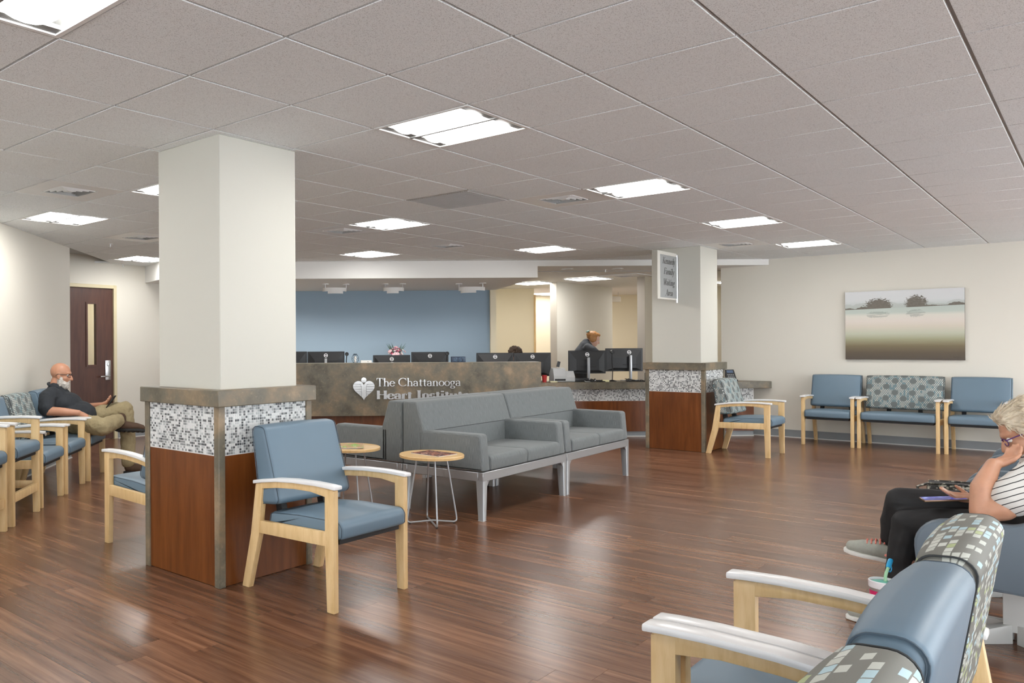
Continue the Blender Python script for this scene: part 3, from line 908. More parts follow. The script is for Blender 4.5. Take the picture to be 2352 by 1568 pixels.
# ================================================================== grey sofas, back to back
SL = 1.385
def sofa_meshes():
    m = {}
    bv = dict(bevel=.006, seg=2)
    L = SL
    fr = MB().box(.0, .0, .292, L, .045, .360).box(.0, .695, .292, L, .74, .360).box(0, .045, .292, .045, .695, .360).box(L - .045, .045, .292, L, .695, .360)
    m['frame'] = fr.mesh('frame', bevel=.004, seg=1)
    for k, (x, y, sx, sy) in enumerate(((0, 0, 1, 1), (L, 0, -1, 1), (0, .74, 1, -1), (L, .74, -1, -1))):
        b = MB()
        w0, w1 = .062, .046
        b.add([(x + sx * .002, y + sy * .002, 0), (x + sx * w1, y + sy * .002, 0), (x + sx * w1, y + sy * w1, 0), (x + sx * .002, y + sy * w1, 0),
               (x, y, .30), (x + sx * w0, y, .30), (x + sx * w0, y + sy * w0, .30), (x, y + sy * w0, .30)], [(0, 1, 2, 3), (4, 5, 6, 7), (0, 1, 5, 4), (1, 2, 6, 5), (2, 3, 7, 6), (3, 0, 4, 7)])
        b.add([(x + sx * .062, y + sy * .004, .292), (x + sx * .092, y + sy * .004, .292), (x + sx * .062, y + sy * .004, .262), (x + sx * .062, y + sy * .04, .292), (x + sx * .092, y + sy * .04, .292), (x + sx * .062, y + sy * .04, .262)],
              [(0, 1, 2), (3, 4, 5), (0, 1, 4, 3), (1, 2, 5, 4), (2, 0, 3, 5)])
        m['leg%d' % k] = b.mesh('leg', bevel=.004, seg=2)
    A = .118
    ap = roundpoly([(.006, .366), (.030, .640), (.600, .640), (.600, .366)], [.01, .028, .02, .01], 4)
    m['arm'] = [cushion(.004, A, ap, .018, 3, 1).mesh('arm', True, angle=55), cushion(L - A, L - .004, ap, .018, 3, 1).mesh('arm', True, angle=55)]
    sp = roundpoly([(.002, .366), (-.004, .476), (.56, .464), (.56, .366)], [.012, .035, .02, .01], 4)
    def crown(x, y, z):
        t = ((x - A) % ((L - 2 * A) / 2)) / ((L - 2 * A) / 2)
        return (x, y, z + (.008 * math.sin(PI * t) if z > .44 else 0))
    m['seat'] = cushion(A + .002, L / 2 - .001, sp, .014, 3, 6).mesh('seat_cushion', True, angle=55), cushion(L / 2 + .001, L - A - .002, sp, .014, 3, 6).mesh('seat_cushion', True, angle=55)
    up = roundpoly([(.530, .366), (.530, .632), (.603, .862), (.738, .862), (.738, .366)], [.0, .010, .028, .022, .0], 4)
    m['up'] = cushion(.004, L - .004, up, .016, 3, 1).mesh('backrest', True, angle=50)
    m['lo'] = MB().tube([(.012, .5315, .632), (L - .012, .5315, .632)], .0028, 6).mesh('seam', True)
    return m
SM = sofa_meshes()
def sofa(x, y, rz, label):
    t = thing('sofa', label, 'sofa', (x, y, 0), rz, 'grey two-seat sofas back to back')
    link('frame', SM['frame'], 'silver', t)
    for k in range(4): link('leg', SM['leg%d' % k], 'silver', t)
    for k in (0, 1):
        link('arm', SM['arm'][k], 'heather', t); link('seat_cushion', SM['seat'][k], 'heather', t)
    o = link('backrest', SM['up'], 'heather', t); link('seam', SM['lo'], 'seam_grey', o)
    return t
sa = math.atan2(.099, 2.785)
sx0, sy0 = 5.098, 3.292
def along(t, d): return (sx0 + math.cos(sa) * t - math.sin(sa) * d, sy0 + math.sin(sa) * t + math.cos(sa) * d)
sofa(*along(0, 0), sa, 'grey two-seat sofa facing the open floor, beside the round side tables')
sofa(*along(SL + .012, 0), sa, 'grey two-seat sofa facing the open floor, on the sign column side')
sofa(*along(SL, 1.486), sa + PI, 'grey two-seat sofa facing reception, beside the round side tables')
sofa(*along(2 * SL + .012, 1.486), sa + PI, 'grey two-seat sofa facing reception, on the sign column side')

# ================================================================== side tables
def side_table(x, y, rz, label):
    t = thing('side_table', label, 'table', (x, y, 0), rz, 'round side tables')
    link('table_top', MB().lathe([(.225, .488), (.236, .491), (.237, .508), (.233, .512), (0.001, .512)], n=48).mesh('table_top', True, angle=30), 'maple_top', t)
    for k in range(2):
        a = k * PI / 2 + PI / 4
        c_, s_ = math.cos(a), math.sin(a)
        P = [(.105, .488), (.112, .47), (.182, .05), (.184, .030), (.178, .018), (.162, .011), (0, .011 + .013 * k)]
        pts = [(c_ * r, s_ * r, z) for r, z in P] + [(-c_ * r, -s_ * r, z) for r, z in P[::-1][1:]]
        link('wire_leg', MB().tube(pts, .0065, 8).mesh('wire_leg', True), 'silver', t)
    for k in range(4):
        a = k * PI / 2 + PI / 4
        link('glide', MB().lathe([(.008, 0), (.008, .006)], (math.cos(a) * .165, math.sin(a) * .165, 0), 8).mesh('glide'), 'black', t)
    return t
side_table(4.792, 3.535, .05, 'round maple side table on wire legs holding one magazine')
side_table(4.715, 4.270, .3, 'round maple side table on wire legs holding several magazines')
def cover(name, cols, scale, seed):
    t = NT(name)
    v = t.coord('Object')
    t2 = t.vm('ADD', v, (seed, seed * 2.3, 0))
    t.set(base=t.ramp(t.noise(t2, scale, 3, .6), [(i / len(cols) * .6 + .25, c) for i, c in enumerate(cols)], 'CONSTANT'), rough=.25)
    return t.m
MT['mag1'] = cover('magazine_cover_faces', [(.05, .012, .01, 1), (.35, .14, .09, 1), (.12, .03, .025, 1), (.55, .33, .25, 1), (.7, .66, .62, 1)], 14, 3.1)
MT['mag2'] = cover('magazine_cover_garden', [(.75, .74, .7, 1), (.32, .50, .08, 1), (.65, .30, .18, 1), (.45, .62, .15, 1), (.6, .1, .15, 1)], 13, 7.7)
MT['mag3'] = cover('magazine_cover_pale', [(.72, .74, .72, 1), (.5, .6, .55, 1), (.8, .8, .78, 1), (.30, .36, .33, 1)], 12, 1.2)
MT['paper'] = plain('white_paper', (.78, .77, .74, 1), .7)
def magazine(x, y, z, rz, mat, label, w_=.205, l_=.27, th=.005):
    t = thing('magazine', label, 'magazine', (x, y, z), rz, 'magazines')
    link('pages', MB().box(-w_ / 2, -l_ / 2, 0.0006, w_ / 2 - .001, l_ / 2, th).mesh('pages'), 'paper', t)
    def bend(b):
        return b
    link('cover', MB().box(-w_ / 2 - .001, -l_ / 2 - .001, th, w_ / 2 + .001, l_ / 2 + .001, th + .0007).mesh('cover'), mat, t)
    return t
magazine(4.80, 3.52, .512, R_(-5), 'mag1', 'single magazine with a dark red cover on the nearer round table')
magazine(4.66, 4.30, .512, R_(-42), 'mag3', 'pale magazine underneath another on the round table')
magazine(4.69, 4.25, .518, R_(-48), 'mag2', 'magazine with green and orange cover lying on top of a pale one')

# ================================================================== tub chairs (pedestal)
def tub_meshes():
    m = {}
    sp = roundpoly([(-.30, .30), (-.325, .555), (.02, .565), (.30, .68), (.34, .34), (.26, .27)], [.06, .13, .1, .08, .1, .08], 7)
    m['side'] = [cushion(-.335, -.275, sp, .014, 3, 1).mesh('side_panel', True, angle=50), cushion(.275, .335, sp, .014, 3, 1).mesh('side_panel', True, angle=50)]
    m['pip'] = []
    for x in (-.331, .331): m['pip'].append(MB().tube([(x, p[0], p[1]) for p in inset(sp, .006)], .0025, 5, True).mesh('piping', True))
    st = roundpoly([(-.31, .32), (-.32, .435), (.20, .425), (.22, .30)], [.02, .04, .02, .01], 4)
    m['seat'] = cushion(-.273, .273, st, .02, 3, 4).mesh('seat', True, angle=50)
    bk = roundpoly([(.17, .40), (.235, .80), (.315, .80), (.33, .30)], [.02, .035, .035, .03], 4)
    m['back'] = cushion(-.273, .273, bk, .02, 3, 4).mesh('backrest', True, angle=50)
    m['shell'] = MB().box(-.275, -.27, .27, .275, .26, .30).mesh('shell', bevel=.01)
    m['post'] = MB().box(-.040, -.040, .05, .040, .040, .27).mesh('post', bevel=.005)
    ft = []
    for k in range(4):
        a = k * PI / 2 + PI / 4
        b = MB().ext([(.03, .0), (.03, .085), (.30, .04), (.31, .0)], -.022, .022).xf(Matrix.Rotation(a, 4, 'Z'))
        ft.append(b.mesh('foot', bevel=.004))
    m['foot'] = ft
    return m
TM = tub_meshes()
MT['pale_metal'] = plain('pale_grey_powder_coat', (.50, .50, .48, 1), .45)
def tub(x, y, label):
    t = thing('tub_chair', label, 'chair', (x, y, 0), PI, 'pedestal tub chairs')
    for k in (0, 1):
        o = link('side_panel', TM['side'][k], 'vinyl_grey', t); link('piping', TM['pip'][k], 'vinyl_grey', o)
    link('seat', TM['seat'], 'vinyl', t); link('backrest', TM['back'], 'vinyl', t); link('shell', TM['shell'], 'vinyl_grey', t)
    link('post', TM['post'], 'pale_metal', t)
    for f in TM['foot']: link('foot', f, 'pale_metal', t)
    return t
tub(4.635, .285, 'blue-grey tub chair holding the white-haired woman')
tub(5.530, .285, 'blue-grey tub chair holding the snakeskin-print handbag')
tub(6.430, .285, 'empty blue-grey tub chair beyond the handbag')
tub(7.330, .285, 'empty blue-grey tub chair at the end of the row towards the canvas wall')

# ================================================================== lettering (drawn strokes, no font file)
def arcpts(cx_, cy_, rx, ry, a0, a1, n=14):
    return [(cx_ + rx * math.cos(math.radians(a0 + (a1 - a0) * k / n)), cy_ + ry * math.sin(math.radians(a0 + (a1 - a0) * k / n))) for k in range(n + 1)]
def glyph(ch, T, t):
    """strokes (points, widths); cap height 1"""
    L = lambda x0, y0, x1, y1, w: ([(x0, y0), (x1, y1)], w)
    def A(cx_, cy_, rx, ry, a0, a1):
        p = arcpts(cx_, cy_, rx, ry, a0, a1)
        return (p, [t + (T - t) * abs(math.cos(math.radians(a0 + (a1 - a0) * k / 14))) ** 1.3 for k in range(15)])
    S = lambda x, y, w=.13: L(x - w, y, x + w, y, t)
    h = t / 2
    G = {
     'T': ([L(.36, 0, .36, 1, T), L(.02, 1 - h, .70, 1 - h, t), L(.035, .76, .035, 1, t * .8), L(.685, .76, .685, 1, t * .8), S(.36, h)], .72),
     'h': ([L(.14, 0, .14, 1, T), A(.31, .36, .18, .25, 180, 0), L(.49, 0, .49, .38, T), S(.14, h), S(.49, h), L(.02, 1 - h, .16, 1 - h, t)], .64),
     'e': ([A(.28, .31, .235, .30, 5, 330), L(.06, .36, .50, .36, t)], .56),
     'C': ([A(.47, .5, .41, .48, 48, 312), L(.80, .66, .80, .97, t * .8), L(.80, .05, .80, .26, t * .7)], .88),
     'a': ([A(.25, .42, .17, .19, 165, 0), L(.42, .05, .42, .44, T), A(.25, .18, .18, .16, 20, 340), L(.42, h, .54, h, t)], .57),
     't': ([L(.19, .1, .19, .80, T), L(.02, .6, .38, .6, t), A(.28, .12, .09, .10, 180, 320)], .42),
     'n': ([L(.14, 0, .14, .60, T), A(.31, .36, .18, .25, 180, 0), L(.49, 0, .49, .38, T), S(.14, h), S(.49, h), L(.02, .6 - h, .16, .6 - h, t)], .65),
     'o': ([A(.29, .31, .235, .29, 0, 360)], .58),
     'g': ([A(.27, .40, .175, .19, 0, 360), A(.27, -.14, .21, .13, 0, 360), L(.14, .22, .13, .02, t), L(.42, .53, .55, .60, t * 1.2)], .57),
     'H': ([L(.16, 0, .16, 1, T), L(.72, 0, .72, 1, T), L(.16, .52, .72, .52, t), S(.16, h), S(.72, h), S(.16, 1 - h), S(.72, 1 - h)], .90),
     'r': ([L(.14, 0, .14, .60, T), A(.31, .38, .16, .22, 180, 60), L(.36, .52, .44, .52, T * .9), S(.14, h), L(.02, .6 - h, .16, .6 - h, t)], .47),
     'I': ([L(.2, 0, .2, 1, T), S(.2, h, .16), S(.2, 1 - h, .16)], .42),
     's': ([A(.22, .45, .15, .15, 30, 250), A(.22, .16, .17, .155, 85, -150), L(.36, .44, .36, .60, t * .7), L(.045, .02, .045, .18, t * .7)], .45),
     'i': ([L(.15, 0, .15, .60, T), L(.15, .78, .15, .93, T * 1.05), S(.15, h), L(.03, .6 - h, .16, .6 - h, t)], .31),
     'u': ([L(.14, .2, .14, .60, T), A(.30, .22, .17, .21, 180, 350), L(.49, 0, .49, .60, T), L(.03, .6 - h, .16, .6 - h, t), L(.38, .6 - h, .5, .6 - h, t), L(.49, h, .6, h, t)], .65),
     'K': ([L(.16, 0, .16, 1, T), L(.2, .42, .66, 1, t), L(.32, .56, .74, 0, T), S(.16, h), S(.16, 1 - h), S(.74, h, .1), S(.64, 1 - h, .1)], .80),
     'd': ([A(.27, .31, .20, .29, 0, 360), L(.46, 0, .46, 1, T), L(.34, 1 - h, .47, 1 - h, t), L(.46, h, .56, h, t)], .60),
     'y': ([L(.08, .6, .28, .02, T), L(.50, .6, .20, -.24, t), L(.20, -.24, .10, -.24, T * .8), S(.08, .6, .09), S(.5, .6, .08)], .54),
     'F': ([L(.16, 0, .16, 1, T), L(.1, 1 - h, .62, 1 - h, t), L(.16, .52, .48, .52, t), L(.61, .76, .61, 1, t * .8), S(.16, h), L(.48, .42, .48, .62, t * .8)], .62),
     'm': ([L(.14, 0, .14, .60, T), A(.29, .38, .15, .23, 180, 0), L(.44, 0, .44, .38, T), A(.59, .38, .15, .23, 180, 0), L(.74, 0, .74, .38, T), S(.14, h, .1), S(.44, h, .1), S(.74, h, .1), L(.02, .6 - h, .16, .6 - h, t)], .89),
     'l': ([L(.15, 0, .15, 1, T), S(.15, h), L(.03, 1 - h, .16, 1 - h, t)], .31),
     'W': ([L(.06, 1, .28, 0, T), L(.28, 0, .50, .92, t), L(.50, .92, .70, 0, T), L(.70, 0, .94, 1, t), S(.06, 1 - h, .1), S(.5, 1 - h, .1), S(.94, 1 - h, .09)], .98),
     'A': ([L(.06, 0, .38, 1, t), L(.38, 1, .72, 0, T), L(.16, .33, .60, .33, t), S(.06, h, .1), S(.72, h, .11)], .78),
    }
    return G.get(ch, ([], .34))
def letter_mesh(ch, T, t, depth, sx, sz, shear=0.0):
    """letter standing in the x-z plane, front at y = -depth"""
    st, adv = glyph(ch, T, t)
    b = MB()
    for k, (pts, wd) in enumerate(st):
        n = len(pts)
        ws = wd if isinstance(wd, list) else [wd] * n
        P = [Vector(p) for p in pts]
        l, r = [], []
        for i in range(n):
            d = (P[min(i + 1, n - 1)] - P[max(i - 1, 0)]).normalized()
            nn = Vector((-d.y, d.x)) * ws[i] / 2
            l.append(P[i] + nn); r.append(P[i] - nn)
        f = lambda q, y: ((q.x + q.y * shear) * sx, y, q.y * sz)
        e = -depth - k * .00012
        vs = [f(q, e) for q in l] + [f(q, e) for q in r] + [f(q, 0) for q in l] + [f(q, 0) for q in r]
        fs = []
        for i in range(n - 1):
            fs += [(i, i + 1, n + i + 1, n + i), (i, 2 * n + i, 2 * n + i + 1, i + 1), (n + i, n + i + 1, 3 * n + i + 1, 3 * n + i)]
        fs += [(0, n, 3 * n, 2 * n), (n - 1, 3 * n - 1, 4 * n - 1, 2 * n - 1)]
        b.add(vs, fs)
    return b, adv
def write(text, parent, x, z, y, width, cap, T, t, depth, mat, shear=0.0, name='letter'):
    tot = sum(glyph(c, T, t)[1] for c in text)
    sx = width / tot
    cx_ = x
    for c in text:
        b, adv = letter_mesh(c, T, t, depth, sx, cap, shear)
        if b.f:
            link(name, b.mesh('letter'), mat, parent, (cx_, y, z))
        cx_ += adv * sx

# ================================================================== reception desk
MT['sign_steel'] = plain('brushed_aluminium_letter', (.78, .78, .77, 1), .22, .75, var=.03)
MT['laminate'] = plain('beige_laminate', (.55, .50, .42, 1), .45)
MT['groove'] = plain('dark_groove', (.05, .05, .055, 1), .5)
x_, y_ = dg(0, 10.95)
rd = thing('reception_desk', 'long reception desk with mottled stone front and cherry base', 'desk', (x_, y_, 0), DIAG)
link('stone_front', MB().box(-.75, 0, .342, 3.163, .045, 1.067).mesh('stone_front', bevel=.003, seg=1), 'stone', rd)
link('ledge', MB().box(-.75, .045, 1.042, 3.163, .30, 1.067).mesh('ledge'), 'laminate', rd)
for (a0, a1) in ((-.75, -.49), (-.49, .71), (.71, 1.91), (1.91, 3.16)):
    link('veneer_panel', MB().box(a0 + .002, .15, .07, a1 - .002, .17, .45).mesh('veneer_panel'), 'cherry', rd)
link('kick_plate', MB().box(-.75, .165, 0, 3.16, .18, .07).mesh('kick_plate'), 'base_grey', rd)
link('kick_trim', MB().box(-.75, .150, 0, 3.16, .165, .012).mesh('kick_trim'), 'base_toe', rd)
link('core_panel', MB().box(-.75, .045, .36, 3.16, .15, 1.042).mesh('core_panel'), 'laminate', rd)
wk = thing('staff_worktop', 'beige staff worktop behind the stone reception front', 'worktop', (x_, y_, 0), DIAG)
link('top', MB().box(-.75, .32, .73, 3.16, 1.05, .76).mesh('top'), 'laminate', wk)
link('modesty_panel', MB().box(-.75, .9, 0, 3.16, .92, .73).mesh('modesty_panel'), 'laminate', wk)

sg_ = thing('lettering_sign', 'raised silver letters reading The Chattanooga Heart Institute with heart emblem', 'sign', (*dg(0, 10.947), 0), DIAG)
write('The Chattanooga', sg_, .900, .747, -.004, 1.158, .113, .135, .052, .012, 'sign_steel')
write('Heart Institute', sg_, .900, .574, -.004, 1.275, .116, .235, .075, .012, 'sign_steel')
# heart emblem: two lobes meeting in a point, person rising through it, ribbed with fine grooves
hx, hz, hw = .729, .557, .147
def heart():
    pts = []
    for k in range(49):
        t = PI * k / 48
        s_ = math.sin(t)
        X = 16 * s_ ** 3
        Z = 13 * math.cos(t) - 5 * math.cos(2 * t) - 2 * math.cos(3 * t) - math.cos(4 * t)
        pts.append((X / 16 * hw, (Z + 17) / 29.2 * .268))
    return pts + [(-p[0], p[1]) for p in pts[::-1][1:-1]]
hp = heart()
em = link('emblem', MB().add([(p[0], -.013, p[1]) for p in hp] + [(p[0], 0, p[1]) for p in hp], [tuple(range(len(hp)))] + [(i, (i + 1) % len(hp), len(hp) + (i + 1) % len(hp), len(hp) + i) for i in range(len(hp))]).mesh('emblem'), 'sign_steel', sg_, (hx, -.004, hz))
for s in (-1, 1):
    for k in range(5):
        z = .222 - k * .034
        w1 = max([p[0] for p in hp if abs(p[1] - z) < .012] + [.03])
        link('groove', MB().box(min(s * .036, s * w1 * .985), -.0145, z - .0016, max(s * .036, s * w1 * .985), -.0128, z + .0016).mesh('groove'), 'groove', em)
    link('groove', MB().tube([(s * .033, -.0135, .012 + .03), (s * .033, -.0135, .185), (s * .042, -.0135, .212), (s * .062, -.0135, .222)], .0018, 5).mesh('groove'), 'groove', em)
link('emblem_head', MB().lathe([(.036, 0), (.036, .013), (.001, .0135)], n=28).xf(Matrix.Rotation(PI / 2, 4, 'X')).mesh('emblem_head', True, angle=30), 'sign_steel', sg_, (hx, -.004, hz + .278))

# lower counter running on to the right-hand wall
x_, y_ = dg(0, 11.15)
lc = thing('check_in_counter', 'low check-in counter with stone worktop, mosaic band and cherry front', 'counter', (x_, y_, 0), DIAG)
link('worktop', MB().prism(clip([(3.17, 0), (6.45, 0), (6.45, .62), (3.17, .62)], 1, 1, 6.505), .676, .772).mesh('worktop', bevel=.004, seg=1), 'stone', lc)
mb_ = link('mosaic_band', MB().box(3.2, .10, .505, 6.25, .13, .676).mesh('mosaic_band'), 'grout', lc)
tl = MB()
nC, nR = int(3.05 / .0166), 10
for r_ in range(nR):
    for c_ in range(nC):
        u0, u1 = 3.2 + c_ * .0166 + .0015, 3.2 + (c_ + 1) * .0166 - .0015
        v0, v1 = .507 + r_ * .0168 + .0015, .507 + (r_ + 1) * .0168 - .0015
        tl.add([(u0, .10, v0), (u1, .10, v0), (u1, .10, v1), (u0, .10, v1), (u0 + .001, .0978, v0 + .001), (u1 - .001, .0978, v0 + .001), (u1 - .001, .0978, v1 - .001), (u0 + .001, .0978, v1 - .001)], [(4, 5, 6, 7), (0, 1, 5, 4), (1, 2, 6, 5), (2, 3, 7, 6), (3, 0, 4, 7)])
tt = link('mosaic_chips', tl.mesh('mosaic_chips'), 'mosaic', mb_); tt['kind'] = 'stuff'
for k in range(3):
    link('veneer_panel', MB().box(3.2 + k * 1.017 + .001, .10, .075, 3.2 + (k + 1) * 1.017 - .001, .13, .505).mesh('veneer_panel'), 'cherry', lc)
link('kick_plate', MB().box(3.2, .115, 0, 6.25, .13, .075).mesh('kick_plate'), 'base_grey', lc)
link('kick_trim', MB().box(3.2, .098, 0, 6.25, .115, .012).mesh('kick_trim'), 'base_toe', lc)
link('rear_panel', MB().box(3.2, .55, 0, 5.9, .57, .676).mesh('rear_panel'), 'laminate', lc)
# credenza against the blue wall
cz = thing('credenza', 'low credenza against the blue wall behind the reception desk', 'cabinet', (*dg(1.4, 13.55), 0), DIAG)
link('body', MB().box(-1.2, -.2, 0, 1.2, .2, .87).mesh('body', bevel=.004), 'laminate', cz)
link('top', MB().box(-1.22, -.22, .87, 1.22, .22, .90).mesh('top', bevel=.004), 'stone', cz)
for k in range(4): link('door', MB().box(-1.19 + k * .6, -.218, .08, -.61 + k * .6, -.2, .85).mesh('door', bevel=.003), 'cherry', cz)

# ================================================================== monitors and desk things
MT['logo_white'] = plain('white_logo_print', (.85, .85, .85, 1), .4)
def monitor(a, b, ztop, zd, label, w_=.545, h_=.335, rz=0.0, neck='tall', lo=0.0):
    t = thing('monitor', label, 'monitor', (*dg(a, b), zd), DIAG + rz, 'desk monitors')
    zt = ztop - zd
    link('shell', MB().box(-w_ / 2, 0, zt - h_, w_ / 2, .012, zt).mesh('shell', bevel=.004, seg=1), 'dark_plastic', t)
    bk = MB().add([(-w_ * .46, 0, zt - h_ * .95), (w_ * .46, 0, zt - h_ * .95), (w_ * .46, 0, zt - h_ * .06), (-w_ * .46, 0, zt - h_ * .06), (-w_ * .3, -.03, zt - h_ * .85), (w_ * .3, -.03, zt - h_ * .85), (w_ * .3, -.03, zt - h_ * .4), (-w_ * .3, -.03, zt - h_ * .4)], [(4, 5, 6, 7), (0, 1, 5, 4), (1, 2, 6, 5), (2, 3, 7, 6), (3, 0, 4, 7)])
    link('back_cover', bk.mesh('back_cover'), 'dark_plastic', t)
    link('screen', MB().box(-w_ / 2 + .008, .012, zt - h_ + .018, w_ / 2 - .008, .0135, zt - .008).mesh('screen'), 'screen', t)
    lg = link('logo', MB().lathe([(.030, 0), (.030, .002), (.021, .002), (.021, .0005)], n=28).xf(Matrix.Translation((lo, -(.058 - h_ * .06) * .03 / (h_ * .34) - .001, zt - .058)) @ Matrix.Rotation(-math.atan2(.03, h_ * .34), 4, 'X') @ Matrix.Rotation(PI / 2, 4, 'X')).mesh('logo', True, angle=30), 'logo_white', t)
    link('logo_field', MB().lathe([(.0205, 0), (.0205, .0004)], n=24).xf(Matrix.Translation((lo, -(.058 - h_ * .06) * .03 / (h_ * .34) - .0035, zt - .058)) @ Matrix.Rotation(-math.atan2(.03, h_ * .34), 4, 'X') @ Matrix.Rotation(PI / 2, 4, 'X')).mesh('logo_field'), 'dark_plastic', lg)
    link('logo_bar', MB().box(-.022, -.0016, -.0065, .022, -.0006, .0065).xf(Matrix.Translation((lo, -(.058 - h_ * .06) * .03 / (h_ * .34) - .0038, zt - .058)) @ Matrix.Rotation(-math.atan2(.03, h_ * .34), 4, 'X')).mesh('logo_bar'), 'logo_white', lg)
    if neck:
        link('neck', MB().box(lo - .018, -.075, .012, lo + .018, -.045, zt - (.10 if neck == 'tall' else .17)).mesh('neck', bevel=.004), 'silver', t)
        link('arm', MB().box(lo - .03, -.05, zt - h_ * .62, lo + .03, -.028, zt - h_ * .42).mesh('arm'), 'dark_plastic', t)
        link('base', MB().box(lo - .11, -.13, 0, lo + .11, .05, .012).mesh('base', bevel=.004), 'silver', t)
    tr = MB().box(-.10 + lo, -.036, zt - h_ * .72, .12 + lo, -.030, zt - h_ * .69)
    link('port_bar', tr.mesh('port_bar'), 'black', t)
    return t
ZD = .760
monitor(-.32, 11.72, 1.225, ZD, 'dark monitor behind the desk, partly hidden by the mosaic column')
monitor(.228, 11.72, 1.222, ZD, 'dark monitor next to the wire lantern, tilted, with a webcam at its side', rz=-.05)
monitor(1.190, 11.70, 1.164, ZD, 'dark monitor in front of the pink flowers')
monitor(1.752, 11.72, 1.206, ZD, 'dark monitor between the pink flowers and the digital clock', neck='low')
monitor(2.703, 11.70, 1.187, ZD, 'dark monitor just past the digital clock', neck='low')
m5 = monitor(2.885 + .372, 11.72, 1.186, .772, 'dark monitor at the end of the stone desk front', h_=.345, neck='low')
monitor(4.018, 11.60, 1.214, .772, 'dark monitor on silver stand beside the grey scanner')
monitor(4.566, 11.62, 1.243, .772, 'dark monitor on silver stand next to the far column', lo=.07)
def webcam(a, b, z, zd, label):
    t = thing('webcam', label, 'webcam', (*dg(a, b), zd), DIAG, 'webcams on stalks')
    link('base', MB().lathe([(.06, 0), (.06, .006), (.02, .02), (.006, .022)], n=20).mesh('base', True), 'black', t)
    link('stalk', MB().tube([(0, 0, .015), (.006, 0, (z - zd) * .4), (-.006, 0, (z - zd) * .75), (0, 0, z - zd - .02)], .0065, 8).mesh('stalk', True), 'black', t)
    link('camera_body', MB().lathe([(.004, -.03), (.026, -.028), (.028, .028), (.022, .03), (.010, .026)], n=18).xf(Matrix.Translation((0, -.01, z - zd)) @ Matrix.Rotation(PI / 2, 4, 'X')).mesh('camera_body', True, angle=35), 'dark_plastic', t)
webcam(.525, 11.55, 1.185, ZD, 'black webcam beside the tilted monitor')
webcam(1.965, 11.50, 1.185, ZD, 'black webcam in front of the monitor next to the clock')
webcam(4.325, 11.44, 1.195, .772, 'black webcam on a long stalk in front of the paired monitors')

ck = thing('digital_clock', 'dark blue digital clock reading 12:57 on the desk ledge', 'clock', (*dg(2.06, 11.13), 1.067), DIAG)
link('case', MB().box(-.098, -.02, 0, .098, .04, .078).mesh('case', bevel=.004), plain('navy_plastic', (.018, .035, .07, 1), .3), ck)
MT['digit'] = plain('faint_blue_digit', (.10, .18, .27, 1), .4)
SEG = {'1': 'bc', '2': 'abged', '5': 'afgcd', '7': 'abc'}
def seg7(ch, x, z, w_, h_):
    b = MB(); e = .0035
    P = {'a': (0, h_, w_, h_), 'b': (w_, h_ / 2, w_, h_), 'c': (w_, 0, w_, h_ / 2), 'd': (0, 0, w_, 0), 'e': (0, 0, 0, h_ / 2), 'f': (0, h_ / 2, 0, h_), 'g': (0, h_ / 2, w_, h_ / 2)}
    for k in SEG[ch]:
        x0, z0, x1, z1 = P[k]
        b.box(x + x0 - e, -.0215, z + z0 - e, x + x1 + e, -.0205, z + z1 + e)
    return b
for ch, x in (('1', -.084), ('2', -.044), ('5', .014), ('7', .052)):
    o = link('digit', seg7(ch, x, .018, .022, .042).mesh('digit'), 'digit', ck)
for z in (.028, .048): link('colon_dot', MB().box(-.004, -.0215, z, .002, -.0205, z + .006).mesh('colon_dot'), 'digit', ck)

ln = thing('wire_lantern', 'small dark wire lantern with a pale candle on the desk ledge', 'lantern', (*dg(.625, 11.13), 1.067), DIAG)
for k in range(8):
    a = 2 * PI * k / 8
    P = []
    for i in range(9):
        t_ = i / 8
        r_ = .022 + .034 * math.sin(PI * min(1, t_ * 1.05)) ** .8 * (1 - .25 * t_)
        aa = a + .45 * math.sin(t_ * PI * 2.2)
        P.append((r_ * math.cos(aa), r_ * math.sin(aa),   .004 + .118 * t_))
    link('wire', MB().tube(P, .0022, 5).mesh('wire', True), 'piping', ln)
link('collar', MB().lathe([(.022, .110), (.022, .126), (.014, .127)], n=16).mesh('collar', True), 'piping', ln)
link('candle', MB().lathe([(.018, .002), (.018, .09), (.003, .095)], n=16).mesh('candle', True), 'paper', ln)
link('foot', MB().lathe([(.04, 0), (.04, .004)], n=20).mesh('foot'), 'piping', ln)
tb = thing('card_box', 'small white box on the ledge beside the wire lantern', 'box', (*dg(.775, 11.12), 1.067), DIAG)
link('box_body', MB().box(-.075, -.04, 0, .075, .04, .034).mesh('box_body', bevel=.002), 'paper', tb)
link('dark_slot', MB().box(.015, -.0412, .012, .032, -.0398, .018).mesh('dark_slot'), 'black', tb)

